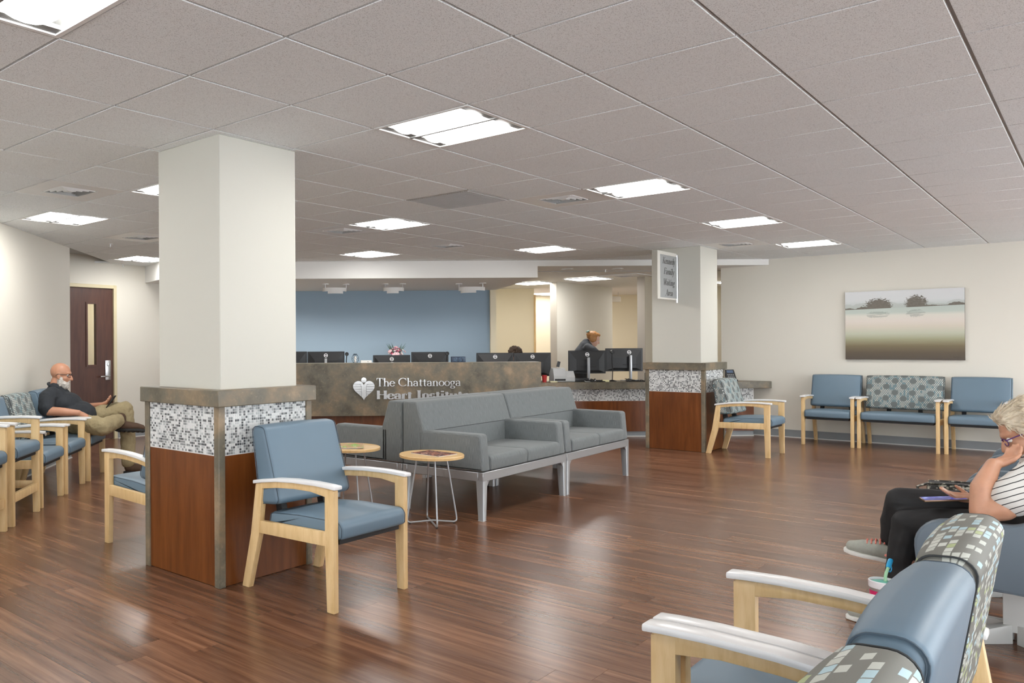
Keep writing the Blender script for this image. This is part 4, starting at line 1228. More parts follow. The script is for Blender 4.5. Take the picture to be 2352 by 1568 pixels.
# flowers on the credenza
fw = thing('flower_arrangement', 'pink and white flowers in a white bowl against the blue wall', 'flowers', (*dg(1.43, 13.45), .90), DIAG)
link('bowl', MB().lathe([(.05, 0), (.09, .03), (.12, .10), (.125, .19), (.118, .19), (.10, .1), (.02, .03)], n=24).mesh('bowl', True), 'cap', fw)
MT['petal1'] = plain('pale_pink_petal', (.78, .52, .56, 1), .6, var=.25, scale=60)
MT['petal2'] = plain('rose_pink_petal', (.60, .13, .22, 1), .6, var=.3, scale=60)
MT['petal3'] = plain('white_petal', (.80, .74, .72, 1), .6, var=.1, scale=60)
MT['leaf'] = plain('grey_green_leaf', (.07, .13, .10, 1), .6, var=.3, scale=30)
fr_ = random.Random(5)
for k in range(34):
    th, ph = fr_.uniform(0, 2 * PI), fr_.uniform(.05, 1.25)
    r_ = fr_.uniform(.10, .175)
    c = Vector((r_ * 1.05 * math.sin(ph) * math.cos(th), r_ * .8 * math.sin(ph) * math.sin(th), .22 + r_ * .95 * math.cos(ph)))
    b = MB()
    nrm = Vector((math.sin(ph) * math.cos(th), math.sin(ph) * math.sin(th), math.cos(ph) + .2)).normalized()
    q = nrm.to_track_quat('Z', 'Y').to_matrix().to_4x4()
    for p in range(6):
        an = 2 * PI * p / 6
        b.ball((math.cos(an) * .017, math.sin(an) * .017, 0), (.016, .012, .006), 6, 4)
    b.ball((0, 0, .006), .008, 6, 4)
    b.xf(Matrix.Translation(c) @ q @ Matrix.Scale(fr_.uniform(.8, 1.35), 4))
    o = link('blossom', b.mesh('blossom', True), ('petal1', 'petal2', 'petal3', 'petal1')[k % 4], fw); o['kind'] = 'stuff'
for k in range(16):
    an = fr_.uniform(0, 2 * PI); l_ = fr_.uniform(.2, .30)
    d = Vector((math.cos(an) * fr_.uniform(.3, .9), math.sin(an) * .5, fr_.uniform(.4, 1.2))).normalized()
    b = MB().tube([Vector((0, 0, .18)), Vector((0, 0, .2)) + d * l_ * .6, Vector((0, 0, .2)) + d * l_], [.004, .009, .001], 5, sx=.3)
    link('leaf', b.mesh('leaf', True), 'leaf', fw)

# scanner, cup, small clutter on the low counter
sc_ = thing('document_scanner', 'light grey document scanner at the end of the low counter', 'scanner', (*dg(3.598, 11.40), .772), DIAG)
link('body', MB().ext(roundpoly([(-.10, 0), (-.10, .09), (-.06, .19), (.05, .20), (.12, .12), (.14, 0)], .015, 3), -.155, .02).mesh('body', bevel=.006), 'light_grey', sc_)
link('side_housing', MB().ext(roundpoly([(-.09, 0), (-.09, .07), (-.02, .155), (.06, .15), (.13, .06), (.13, 0)], .02, 3), .02, .15).mesh('side_housing', bevel=.01), 'light_grey', sc_)
link('port_strip', MB().box(-.14, -.104, .02, .01, -.100, .045).mesh('port_strip'), 'black', sc_)
link('paper_guide', MB().box(-.13, .02, .19, -.09, .035, .27).xf(Matrix.Rotation(.25, 4, 'Y')).mesh('paper_guide'), 'dark_plastic', sc_)
rc = thing('red_cup', 'red plastic cup beside the light grey scanner', 'cup', (*dg(3.315, 11.32), .772), DIAG)
link('cup_wall', MB().lathe([(.028, 0), (.036, .10), (.033, .10), (.026, .004)], n=20).mesh('cup_wall', True), plain('red_plastic', (.48, .03, .03, 1), .4), rc)
nt = thing('note_pad', 'pale yellow note pad at the front of the low counter', 'note pad', (*dg(3.42, 11.25), .772), DIAG)
link('sheets', MB().box(-.05, -.03, 0, .05, .03, .018).mesh('sheets', bevel=.004), plain('pale_yellow_paper', (.70, .66, .42, 1), .7), nt)
sp_ = thing('sponge', 'pale yellow sponge among the black cables on the counter', 'sponge', (*dg(4.165, 11.30), .772), DIAG)
link('pad', MB().box(-.055, -.03, 0, .055, .03, .028).mesh('pad', bevel=.008), plain('yellow_sponge', (.72, .68, .40, 1), .9, bump=.4), sp_)
for k, (a, b, dx, lb) in enumerate(((4.00, 11.24, .0, 'tangle of black cables below the monitor beside the scanner'), (4.58, 11.24, 1.0, 'tangle of black cables below the monitor by the far column'))):
    t = thing('cable_tangle', lb, 'cables', (*dg(a, b), .772), DIAG, 'cable tangles')
    for q in range(7):
        P = [(fr_.uniform(-.15, .15), fr_.uniform(-.03, .05), .008 + fr_.uniform(0, .04) * (i % 2)) for i in range(6)]
        PP = []
        for i in range(5):
            for s in range(4):
                f_ = s / 4; f_ = f_ * f_ * (3 - 2 * f_)
                PP.append(Vector(P[i]).lerp(Vector(P[i + 1]), f_))
        link('cable', MB().tube(PP, .005, 6).mesh('cable', True), 'black' if q else 'light_grey', t)
for (a, b, lb) in ((3.86, 11.40, 'black docking station in front of the monitor beside the scanner'), (4.90, 11.42, 'black docking station behind the silver stand by the far column')):
    t = thing('docking_station', lb, 'electronics', (*dg(a, b), .772), DIAG, 'docking stations')
    link('case', MB().box(-.10, -.05, 0, .10, .05, .05 if a < 4 else .12).mesh('case', bevel=.006), 'dark_plastic', t)
    link('front_slot', MB().box(-.06, -.052, .015, .06, -.05, .022).mesh('front_slot'), 'black', t)
ph_ = thing('desk_phone', 'black desk phone with lit display on the counter beside the far column', 'phone', (*dg(5.995, 11.38), .772), DIAG)
link('foot', MB().box(-.075, -.06, 0, .075, .09, .02).mesh('foot', bevel=.006), 'dark_plastic', ph_)
pb = link('body', MB().box(-.075, -.016, 0, .075, .012, .16).mesh('body', bevel=.008), 'dark_plastic', ph_, (0, -.02, .01), rot=(-.45, 0, .12))
link('display', MB().box(-.045, -.018, .105, .05, -.0155, .145).mesh('display'), plain('blue_lcd', (.10, .14, .22, 1), .2), pb)
for r_ in range(3):
    for c_ in range(4): link('key', MB().box(-.05 + c_ * .027, -.019, .02 + r_ * .025, -.031 + c_ * .027, -.0155, .036 + r_ * .025).mesh('key', bevel=.002, seg=1), 'base_grey', pb)

# curved ribbon lamps under the soffit
def ribbon(a, b, label, a0, a1, r_, flip):
    t = thing('ribbon_lamp', label, 'lamp', (*dg(a, b), SOFZ), DIAG, 'ribbon lamps under the soffit')
    pts = arcpts(0, 0, r_, r_ * .7, a0, a1, 16)
    for q, (dz_, k0, k1) in enumerate(((-.115, 0, 17), (-.15, 3, 12))):
        P = pts[k0:k1]
        n = len(P)
        sc2 = 1 - .12 * q
        vs = [(p[0] * sc2, p[1] * sc2, dz_) for p in P] + [(p[0] * sc2, p[1] * sc2, dz_ + .055) for p in P] + [(p[0] * (sc2 - .04), p[1] * (sc2 - .04), dz_) for p in P] + [(p[0] * (sc2 - .04), p[1] * (sc2 - .04), dz_ + .055) for p in P]
        fs = []
        for i in range(n - 1):
            fs += [(i, i + 1, n + i + 1, n + i), (2 * n + i, 3 * n + i, 3 * n + i + 1, 2 * n + i + 1), (i, 2 * n + i, 2 * n + i + 1, i + 1), (n + i, n + i + 1, 3 * n + i + 1, 3 * n + i)]
        fs += [(0, n, 3 * n, 2 * n), (n - 1, 3 * n - 1, 4 * n - 1, 2 * n - 1)]
        link('ribbon', MB().add(vs, fs).mesh('ribbon', True, angle=40), 'white_metal', t)
    for p in (pts[2], pts[-3]):
        link('canopy', MB().lathe([(.052, 0), (.052, -.012), (.01, -.014)], (p[0] * .97, p[1] * .97, 0), 18).mesh('canopy', True), 'white_metal', t)
        link('stem', MB().tube([(p[0] * .97, p[1] * .97, -.01), (p[0] * .97, p[1] * .97, -.075)], .006, 8).mesh('stem', True), 'steel', t)
def spot_head(parent_a, parent_b, e):
    ld_ = D.lights.new('ribbon_lamp_spot', 'AREA')
    ld_.shape, ld_.size, ld_.energy, ld_.spread, ld_.color = 'DISK', .11, e, R_(120), (1, .97, .92)
    lo = D.objects.new('ribbon_lamp_spot', ld_)
    COL.objects.link(lo)
    x, y = dg(parent_a, parent_b)
    lo.location = (x, y, SOFZ - .16)
    d = Vector((*dg(0, 1), 0)) * .45 + Vector((0, 0, -1))
    lo.rotation_euler = d.to_track_quat('-Z', 'Y').to_euler()
for a_ in (-.5, .37, 1.28, 2.48): spot_head(a_, 12.25, 6 if a_ > 0 else 9)  # leftmost spot has no ribbon lamp above it
ribbon(.37, 12.25, 'curved white ribbon lamp hung over the wire lantern end of the desk', 200, 380, .19, 1)
ribbon(1.28, 12.25, 'curved white ribbon lamp hung above the pink flowers', 190, 350, .16, 1)
ribbon(2.48, 12.25, 'long curved white ribbon lamp hung above the digital clock', 150, 345, .20, 1)

# ================================================================== wall things
# blade sign on the far column
MT['sign_grey'] = plain('silver_grey_sign_face', (.42, .44, .45, 1), .22, .35, var=.03)
MT['acrylic'] = plain('pale_acrylic_edge', (.70, .68, .62, 1), .15)
bs = thing('blade_sign', 'silver blade sign reading Kennedy Family Waiting Area mounted on the column', 'sign', (9.522, 3.745, 1.838))
link('acrylic_sheet', MB().box(0, -.004, 0, .575, .004, .572).mesh('acrylic_sheet', bevel=.002, seg=1), 'acrylic', bs)
link('face', MB().box(.075, -.008, .02, .575, -.004, .53).mesh('face'), 'sign_grey', bs)
link('mounting_tube', MB().tube([(.595, 0, -.03), (.595, 0, .555)], .017, 14).mesh('mounting_tube', True), 'steel', bs)
link('bracket', MB().box(.585, -.012, .05, .64, .012, .52).mesh('bracket'), 'steel', bs)
MT['ink'] = plain('black_lettering', (.03, .03, .03, 1), .5)
for txt, x, z, w2 in (('Kennedy', .135, .425, .375), ('Family', .170, .300, .315), ('Waiting', .155, .170, .345), ('Area', .225, .045, .215)):
    write(txt, bs, x, z, -.0082, w2, .078, .15, .05, .001, 'ink', .22)

# canvas
def m_canvas():
    t = NT('misty_lake_canvas')
    uv = t.coord('UV')
    s = t.n('SeparateXYZ'); t.t.links.new(uv, s.inputs[0])
    u, v = s.outputs[0], s.outputs[1]
    st_ = t.noise(t.coord('UV', (4, 60, 1)), 1, 4, .6)
    vv = t.math('ADD', v, t.math('MULTIPLY', t.math('SUBTRACT', st_, .5), .03))
    c = t.ramp(vv, [(0.0, (.085, .068, .052, 1)), (.10, (.115, .088, .058, 1)), (.20, (.19, .15, .085, 1)), (.30, (.36, .35, .22, 1)), (.38, (.52, .54, .42, 1)), (.48, (.66, .60, .50, 1)), (.56, (.72, .65, .58, 1)), (.64, (.71, .68, .60, 1)), (.685, (.52, .58, .52, 1)), (.755, (.50, .56, .51, 1)), (.80, (.56, .60, .58, 1)), (.86, (.66, .68, .68, 1)), (1.0, (.68, .69, .70, 1))])
    n = t.noise(t.coord('UV', (46, 60, 1)), 1, 4, .7)
    n2 = t.noise(t.coord('UV', (9, 4, 1)), 1, 3, .6)
    def blob(cu, cv, ru, rv, k):
        d = t.math('POWER', t.math('DIVIDE', t.math('SUBTRACT', u, cu), ru), 2.0)
        e = t.math('POWER', t.math('DIVIDE', t.math('SUBTRACT', v, cv), rv), 2.0)
        return t.math('LESS_THAN', t.math('ADD', t.math('ADD', d, e), t.math('MULTIPLY', t.math('SUBTRACT', n, .5), k)), .8)
    above = t.math('GREATER_THAN', v, t.math('MULTIPLY_ADD', u, .03, .735))
    tr = t.math('MINIMUM', t.math('ADD', blob(.295, .785, .125, .115, 3.2), blob(.615, .80, .098, .125, 3.2)), 1.0)
    shore = t.math('LESS_THAN', v, t.math('ADD', t.math('MULTIPLY_ADD', u, .03, .742), t.math('MULTIPLY', t.math('MAXIMUM', t.math('SUBTRACT', n2, .38), 0.0), .11)))
    gap = t.math('ADD', t.math('LESS_THAN', u, .40), t.math('GREATER_THAN', u, .54))
    hz = t.math('LESS_THAN', v, t.math('MULTIPLY_ADD', n2, .16, .735))
    c = t.mix(t.math('MULTIPLY', t.math('MULTIPLY', hz, above), .45), c, (.42, .45, .42, 1))
    land = t.math('MULTIPLY', above, t.math('MAXIMUM', tr, t.math('MULTIPLY', shore, gap)))
    c = t.mix(land, c, t.mix(n, (.085, .075, .058, 1), (.24, .215, .18, 1)))
    rf = t.math('MULTIPLY', t.math('MINIMUM', t.math('ADD', blob(.29, .655, .11, .055, 2.4), blob(.61, .665, .085, .06, 2.4)), 1.0), t.math('LESS_THAN', v, t.math('MULTIPLY_ADD', u, .03, .725)))
    c = t.mix(t.math('MULTIPLY', t.math('MULTIPLY', rf, t.math('GREATER_THAN', st_, .47)), .5), c, (.24, .27, .24, 1))
    t.set(base=c, rough=.55)
    t.bump(t.noise(t.coord('UV', (500, 380, 1)), 1, 1), .15, .001)
    return t.m
MT['canvas'] = m_canvas()
MT['canvas_edge'] = plain('brown_canvas_edge', (.13, .11, .085, 1), .7)
pa = thing('canvas_picture', 'wide misty lake landscape canvas with two trees on the cream wall', 'picture', (WALLX - .001, 1.832, 1.085))
link('stretcher', MB().box(-.038, -.617, 0, 0, .617, .885).mesh('stretcher'), 'canvas_edge', pa)
link('painted_face', MB().add([(-.0385, .617, 0), (-.0385, -.617, 0), (-.0385, -.617, .885), (-.0385, .617, .885)], [(0, 1, 2, 3)], [[(0, 0), (1, 0), (1, 1), (0, 1)]]).mesh('painted_face'), 'canvas', pa)
MT['faint_ink'] = plain('faint_signature_ink', (.06, .05, .04, 1), .6)
link('signature', MB().tube([(-.0392, -.50 - .01 * k, .035 + .012 * math.sin(k * 2.1)) for k in range(9)], .0012, 4).mesh('signature'), 'faint_ink', pa)
# hanging office sign box
hs = thing('hanging_sign_box', 'small blank beige sign box hanging from the office ceiling', 'sign', (*dg(6.42, 16.9), 2.19), DIAG)
link('box', MB().box(-.15, -.03, 0, .15, .03, .12).mesh('box', bevel=.01), 'laminate', hs)
for x in (-.1, .1): link('hanger', MB().tube([(x, 0, .12), (x, 0, .213)], .004, 6).mesh('hanger'), 'steel', hs)

# ================================================================== people
MT['skin_man'] = plain('tanned_skin', (.50, .245, .150, 1), .45, var=.12, scale=14, sss=.08)
MT['skin_lady'] = plain('sun_freckled_skin', (.55, .29, .185, 1), .45, var=.14, scale=30, sss=.08)
MT['skin_pale'] = plain('fair_skin', (.62, .38, .29, 1), .5, var=.08, sss=.08)
MT['shirt'] = plain('charcoal_polo_cotton', (.022, .026, .032, 1), .85, var=.25, scale=10, bump=.25, bscale=22, bdist=.02)
MT['khaki'] = plain('khaki_twill', (.32, .26, .145, 1), .85, var=.14, scale=16, bump=.45, bscale=26, bdist=.02)
MT['boot'] = plain('brown_suede', (.075, .040, .022, 1), .8, var=.3, scale=25)
MT['sole'] = plain('black_rubber_sole', (.016, .016, .015, 1), .75, bump=.5, bscale=60, bdist=.01)
MT['beard'] = plain('white_beard', (.62, .58, .53, 1), .8, var=.25, scale=120, bump=.6, bscale=160, bdist=.006)
MT['blond'] = plain('pale_blond_hair', (.66, .58, .45, 1), .55, var=.3, scale=70)
MT['ginger'] = plain('ginger_hair', (.36, .16, .045, 1), .5, var=.3, scale=70)
MT['brown_hair'] = plain('dark_brown_hair', (.05, .028, .015, 1), .6, var=.4, scale=70)
MT['leggings'] = plain('black_leggings', (.010, .010, .011, 1), .75, var=.2)
MT['jacket'] = plain('dark_grey_fleece', (.055, .06, .068, 1), .85, var=.2, bump=.3, bscale=30, bdist=.01)
MT['eye_white'] = plain('eye_white', (.75, .73, .70, 1), .2)
MT['purple'] = plain('purple_frame', (.10, .04, .17, 1), .25)
MT['lensglass'] = MT['glass']
def m_stripe():
    t = NT('white_tee_with_thin_black_stripes')
    v = t.coord('Object')
    s = t.n('SeparateXYZ'); t.t.links.new(v, s.inputs[0])
    w_ = t.math('ADD', t.math('MULTIPLY', s.outputs[2], 1.0), t.math('ADD', t.math('MULTIPLY', s.outputs[0], .55), t.math('MULTIPLY', t.noise(v, 7, 2), .025)))
    f_ = t.math('FRACT', t.math('DIVIDE', w_, .0255))
    t.set(base=t.mix(t.math('LESS_THAN', f_, .15), (.70, .69, .66, 1), (.015, .015, .018, 1)), rough=.85)
    t.bump(t.noise(v, 20, 3), .2, .01)
    return t.m
MT['stripes'] = m_stripe()
def m_swirl():
    t = NT('white_cloth_with_black_curls')
    v = t.coord('Object')
    n = t.noise(v, 16, 2, .5)
    f_ = t.math('FRACT', t.math('MULTIPLY', n, 5.0))
    t.set(base=t.mix(t.math('LESS_THAN', f_, .2), (.72, .71, .69, 1), (.02, .02, .02, 1)), rough=.8)
    return t.m
MT['swirl'] = m_swirl()

SC2 = D.scenes.new('modelling')
class Blob:
    """limbs and lumps, fused into one continuous skin"""
    def __init__(s):
        s.b = MB()
    def limb(s, pts, rs, n=14, flat=1.0):
        P = [Vector(p) for p in pts]
        # resample smoothly
        Q, R = [], []
        for i in range(len(P) - 1):
            for k in range(6):
                t = k / 6
                Q.append(P[i].lerp(P[i + 1], t)); R.append(rs[i] + (rs[i + 1] - rs[i]) * t)
        Q.append(P[-1]); R.append(rs[-1])
        s.b.tube(Q, R, n)
        s.b.ball(P[0], rs[0], n, 8); s.b.ball(P[-1], rs[-1], n, 8)
        for p, r in zip(P[1:-1], rs[1:-1]): s.b.ball(p, r, n, 8)
        return s
    def lump(s, c, r, rot=None):
        st = len(s.b.v)
        s.b.ball((0, 0, 0), r, 18, 12)
        m = Matrix.Translation(c)
        if rot is not None: m = m @ rot
        s.b.xf(m, st)
        return s
    def hand(s, wrist, fwd, palm, side, L=.185, curl=.5, spread=.012):
        """fwd: towards the fingers, palm: out of the palm, side: +1 thumb along fwd x palm"""
        f, p = Vector(fwd).normalized(), Vector(palm).normalized()
        p = (p - f * p.dot(f)).normalized()
        a = f.cross(p) * side
        w_ = Vector(wrist)
        k = L / .185
        s.limb([w_, w_ + f * .045 * k + a * .012, w_ + f * .085 * k + a * .016], [.024 * k, .022 * k, .017 * k])
        s.limb([w_ + f * .03 * k - a * .005, w_ + f * .085 * k - a * .018], [.021 * k, .017 * k])
        for i, (o, ln) in enumerate(((.028, .078), (.009, .088), (-.010, .082), (-.028, .064))):
            b0 = w_ + f * (.088 - .004 * abs(i - 1)) * k + a * o * k
            c1 = curl * .5
            d1 = (f * math.cos(c1) + p * math.sin(c1) + a * (o * spread * 30 / .03 * .03)).normalized()
            c2 = curl * 1.2
            d2 = (f * math.cos(c2) + p * math.sin(c2)).normalized()
            c3 = curl * 1.8
            d3 = (f * math.cos(c3) + p * math.sin(c3)).normalized()
            q1 = b0 + d1 * ln * .45 * k; q2 = q1 + d2 * ln * .32 * k; q3 = q2 + d3 * ln * .23 * k
            s.limb([b0, q1, q2, q3], [.0095 * k, .0088 * k, .0080 * k, .0070 * k], 10)
        t0 = w_ + f * .028 * k + a * .028 * k
        t1 = t0 + (f * .6 + a * .7 + p * .35).normalized() * .042 * k
        t2 = t1 + (f * .85 + a * .25 + p * .45).normalized() * .032 * k
        s.limb([w_ + f * .02 * k + a * .012 * k, t0, t1, t2], [.016 * k, .0135 * k, .0108 * k, .0085 * k], 10)
        return s
    def head(s, c, pitch=0.0, yaw=0.0, k=1.0, roll=0.0):
        m = Matrix.Translation(c) @ Matrix.Rotation(yaw, 4, 'Z') @ Matrix.Rotation(pitch, 4, 'Y') @ Matrix.Rotation(roll, 4, 'X')
        s.hm, s.hk = m, k
        E = lambda p, r: s.lump(m @ Vector([q * k for q in p]), [q * k for q in r] if isinstance(r, tuple) else r * k, m.to_3x3().to_4x4())
        C = lambda pts, rs: s.limb([m @ Vector([q * k for q in p]) for p in pts], [r * k for r in rs], 12)
        E((-.012, 0, .032), (.100, .076, .088)); E((.022, 0, -.035), (.068, .060, .082)); E((.050, 0, -.092), (.030, .030, .026))
        C([(.078, 0, .018), (.098, 0, -.012), (.108, 0, -.034)], [.010, .012, .0145]); E((.096, .013, -.036), (.012, .008, .009)); E((.096, -.013, -.036), (.012, .008, .009))
        C([(.062, -.042, .026), (.082, -.018, .026), (.082, .018, .026), (.062, .042, .026)], [.011, .013, .013, .011])
        C([(.078, -.020, -.064), (.087, 0, -.062), (.078, .020, -.064)], [.006, .0085, .006]); C([(.076, -.017, -.075), (.084, 0, -.075), (.076, .017, -.075)], [.006, .009, .006])
        for q in (-1, 1):
            E((-.004, q * .076, -.008), (.021, .009, .033)); E((.045, q * .040, -.030), (.028, .020, .024)); E((.002, q * .078, -.032), (.011, .007, .013))
        return s
    def fuse(s, name, voxel, smooth=6, mat=None, parent=None, noise_amp=0.0, noise_scale=20.0):
        me = s.b.mesh(name + '_raw')
        o = D.objects.new('tmp', me)
        SC2.collection.objects.link(o)
        r = o.modifiers.new('r', 'REMESH'); r.mode = 'VOXEL'; r.voxel_size = voxel; r.use_smooth_shade = True
        if smooth:
            q = o.modifiers.new('s', 'SMOOTH'); q.factor = .5; q.iterations = smooth
        with bpy.context.temp_override(scene=SC2, view_layer=SC2.view_layers[0]):
            dgp = bpy.context.evaluated_depsgraph_get()
        m2 = D.meshes.new_from_object(o.evaluated_get(dgp), depsgraph=dgp)
        m2.name = name
        D.objects.remove(o); D.meshes.remove(me)
        if noise_amp:
            nco = []
            for v in m2.vertices:
                nco += list(v.co + v.normal * noise_amp * mnoise.fractal(v.co * noise_scale, 1.0, 2.0, 3))
            m2.vertices.foreach_set('co', nco)
            m2.update()
        for p in m2.polygons: p.use_smooth = True
        m2.materials.clear()
        return link(name, m2, mat, parent)

def eyes(t, B, mat_iris='brown_hair'):
    for q in (-1, 1):
        e = link('eye', MB().ball(B.hm @ Vector((.070 * B.hk, q * .030 * B.hk, .004 * B.hk)), .0125 * B.hk, 14, 10).mesh('eye', True), 'eye_white', t)
        link('iris', MB().ball(B.hm @ Vector((.0785 * B.hk, q * .030 * B.hk, .003 * B.hk)), .0055 * B.hk, 10, 8).mesh('iris', True), mat_iris, e)
def glasses(t, B, mat, w_=.034, half=False):
    k = B.hk
    P = lambda x, y, z: B.hm @ Vector((x * k, y * k, z * k))
    g = MB()
    rims = []
    for q in (-1, 1):
        rims.append([P(.094 - .012 * abs(math.cos(a)) * (1 if q * math.cos(a) > 0 else 0), q * .033 + .026 * math.cos(a), .0 + .017 * math.sin(a)) for a in [2 * PI * i / 18 for i in range(18)]])
    o = link('glasses', MB().tube(rims[0], .0022, 6, True).tube(rims[1], .0022, 6, True).tube([P(.094, -.008, .006), P(.098, 0, .009), P(.094, .008, .006)], .0022, 6)
             .tube([P(.086, -.060, .008), P(.05, -.079, .012), P(-.01, -.083, .012), P(-.03, -.082, -.006)], .0026, 6).tube([P(.086, .060, .008), P(.05, .079, .012), P(-.01, .083, .012), P(-.03, .082, -.006)], .0026, 6).mesh('glasses', True), mat, t)
    o['kind'] = 'stuff'
    for r_ in rims:
        link('lens', MB().add(r_, [tuple(range(18))]).mesh('lens'), 'thin_glass', o)

# ---- man with a phone, in the armchair by the dark door (local x = the way he faces)
mr = thing('person', 'bald man with white beard in dark polo and khaki trousers, holding a phone', 'person', (3.985, 7.500, 0), -PI / 4)
B = Blob()
B.head((-.035, 0, 1.030), .10, 0, 1.02)
B.limb([(-.075, 0, .97), (-.095, 0, .885)], [.062, .070])
B.limb([(-.09, 0, .87), (-.03, 0, .74), (.08, 0, .60), (.13, 0, .53)], [.09, .13, .14, .12])
B.limb([(-.09, -.15, .84), (-.115, -.225, .80), (-.085, -.285, .690), (.08, -.290, .680), (.215, -.272, .668)], [.06, .055, .047, .042, .029])
B.limb([(-.09, .15, .84), (-.10, .225, .80), (.06, .28, .66), (.20, .22, .69), (.335, .135, .715)], [.06, .055, .046, .040, .028])
B.hand((.215, -.270, .668), (.85, .28, -.42), (.1, .25, -1), 1, .19, .55)
B.hand((.335, .135, .715), (.85, -.35, .35), (-.35, -.2, .9), -1, .18, .75)
B.limb([(.14, -.08, .53), (.44, -.30, .525), (.545, .03, .565)], [.09, .06, .04])
B.limb([(.14, .08, .53), (.57, .14, .665), (.60, .15, .10)], [.09, .06, .04])
B.fuse('body', .0062, 5, 'skin_man', mr)
eyes(mr, B)
glasses(mr, B, 'black')
S = Blob()
S.lump((-.075, 0, .815), (.125, .205, .095)); S.lump((-.01, 0, .735), (.180, .200, .130)); S.lump((.115, 0, .635), (.205, .195, .135)); S.lump((.135, 0, .56), (.185, .185, .085))
S.limb([(-.09, -.13, .84), (-.112, -.215, .80), (-.098, -.268, .715)], [.085, .086, .080]); S.limb([(-.09, .13, .84), (-.10, .215, .80), (-.01, .265, .71)], [.085, .086, .078])
S.limb([(-.085, 0, .90), (-.085, 0, .86)], [.082, .10])
S.fuse('polo_shirt', .009, 5, 'shirt', mr, .006, 14)
col_ = MB().tube([(-.085 + .078 * math.cos(a), .080 * math.sin(a), .915 - .03 * math.cos(a)) for a in [2 * PI * i / 24 for i in range(24)]], .016, 8, True)
link('collar', col_.mesh('collar', True), 'shirt', mr)
S = Blob()
S.lump((.125, 0, .535), (.16, .185, .10))
S.limb([(.14, -.09, .535), (.34, -.235, .545), (.455, -.305, .530)], [.105, .098, .088]); S.limb([(.455, -.305, .530), (.51, -.11, .555), (.535, -.005, .565)], [.088, .078, .070])
S.limb([(.14, .09, .54), (.40, .13, .635), (.575, .145, .665)], [.108, .098, .085]); S.limb([(.575, .145, .665), (.60, .15, .40), (.602, .15, .135)], [.085, .078, .074])
S.fuse('trousers', .009, 4, 'khaki', mr, .007, 17)
def boot(t, heel, fwd, up, L=.30):
    f, u = Vector(fwd).normalized(), Vector(up).normalized()
    s_ = u.cross(f).normalized()
    M = Matrix((( f.x, s_.x, u.x, heel[0]), (f.y, s_.y, u.y, heel[1]), (f.z, s_.z, u.z, heel[2]), (0, 0, 0, 1)))
    X = lambda p: M @ Vector(p)
    b = Blob()
    b.limb([X((.045, 0, .14)), X((.05, 0, .07))], [.048, .047]); b.limb([X((.05, 0, .062)), X((.13, 0, .055)), X((.21, .004, .046)), X((.265, .006, .040))], [.046, .047, .045, .034])
    b.lump(X((.20, 0, .045)), (.09, .048, .034), M.to_3x3().to_4x4())
    o = b.fuse('boot', .007, 4, 'boot', t)
    so = MB()
    out = [(-.005, 0), (.0, .030), (.05, .040), (.12, .036), (.20, .050), (.26, .046), (.305, .020), (.31, 0)]
    pl = out + [(x, -y) for x, y in out[::-1][1:-1]]
    so.prism(pl, 0, .026)
    link('sole', so.xf(M).mesh('sole', bevel=.006), 'sole', o)
    for k in range(6): link('tread', MB().box(.02 + k * .047, -.034, -.005, .045 + k * .047, .034, .001).xf(M).mesh('tread'), 'sole', o)
boot(mr, (.505, .02, .455), (.98, -.06, -.02), (.06, .22, .97))
boot(mr, (.555, .15, .004), (.97, .12, 0), (0, 0, 1))
bd = Blob()
km = B.hm
for (p, r) in (((.045, 0, -.098), (.048, .050, .045)), ((.066, 0, -.085), (.030, .040, .038)), ((.012, .052, -.062), (.034, .018, .052)), ((.012, -.052, -.062), (.034, .018, .052)), ((.042, .04, -.082), (.034, .022, .036)), ((.042, -.04, -.082), (.034, .022, .036)), ((.004, .068, -.030), (.016, .010, .038)), ((.004, -.068, -.030), (.016, .010, .038)), ((.085, 0, -.052), (.014, .026, .009))):
    bd.lump(km @ Vector(p), r, km.to_3x3().to_4x4())
bd.fuse('beard', .005, 2, 'beard', mr, .006, 60)
pf = thing('phone', 'black smartphone held up by the seated man', 'phone', tuple(Vector((3.985, 7.5, 0)) + Matrix.Rotation(-PI / 4, 3, 'Z') @ Vector((.445, .085, .752))), -PI / 4)
pf.rotation_euler = (0, -.95, -PI / 4)
link('case', MB().box(-.075, -.037, -.005, .075, .037, .004).mesh('case', bevel=.004), 'black', pf)
link('screen', MB().box(-.07, -.033, .004, .07, .033, .0048).mesh('screen'), 'screen', pf)

# ---- white-haired woman leaning on her hand (local x = the way she faces)
lr = thing('person', 'white-haired woman in striped tee and black leggings leaning on her hand', 'person', (4.620, .285, 0), PI / 2)
B = Blob()
B.head((-.048, .0, .920), .50, .12, 1.0)
B.limb([(-.075, 0, .885), (-.135, 0, .80)], [.055, .062])
B.limb([(-.13, 0, .80), (-.14, 0, .66), (-.10, 0, .52)], [.10, .12, .13])
B.limb([(-.12, .14, .775), (-.075, .215, .745), (.02, .262, .625), (.085, .262, .600)], [.055, .055, .052, .046])
B.limb([(.085, .262, .600), (.088, .245, .70), (.055, .195, .795)], [.047, .042, .028])
B.hand((.055, .195, .795), (-.55, -.75, .25), (-.1, -.2, 1), 1, .17, .75)
B.limb([(-.12, -.14, .775), (-.06, -.20, .70), (.02, -.16, .60), (.12, .02, .612)], [.055, .05, .042, .028])
B.hand((.12, .025, .612), (.75, .40, .12), (-.15, .25, .95), 1, .165, .35)
B.limb([(-.08, -.09, .50), (.40, -.005, .555), (.44, -.045, .31)], [.08, .045, .036])
B.limb([(-.08, .09, .49), (.355, .08, .475), (.40, .10, .10)], [.08, .045, .036])
B.fuse('body', .0058, 5, 'skin_lady', lr)
eyes(lr, B, 'piping')
glasses(lr, B, 'purple')
S = Blob()
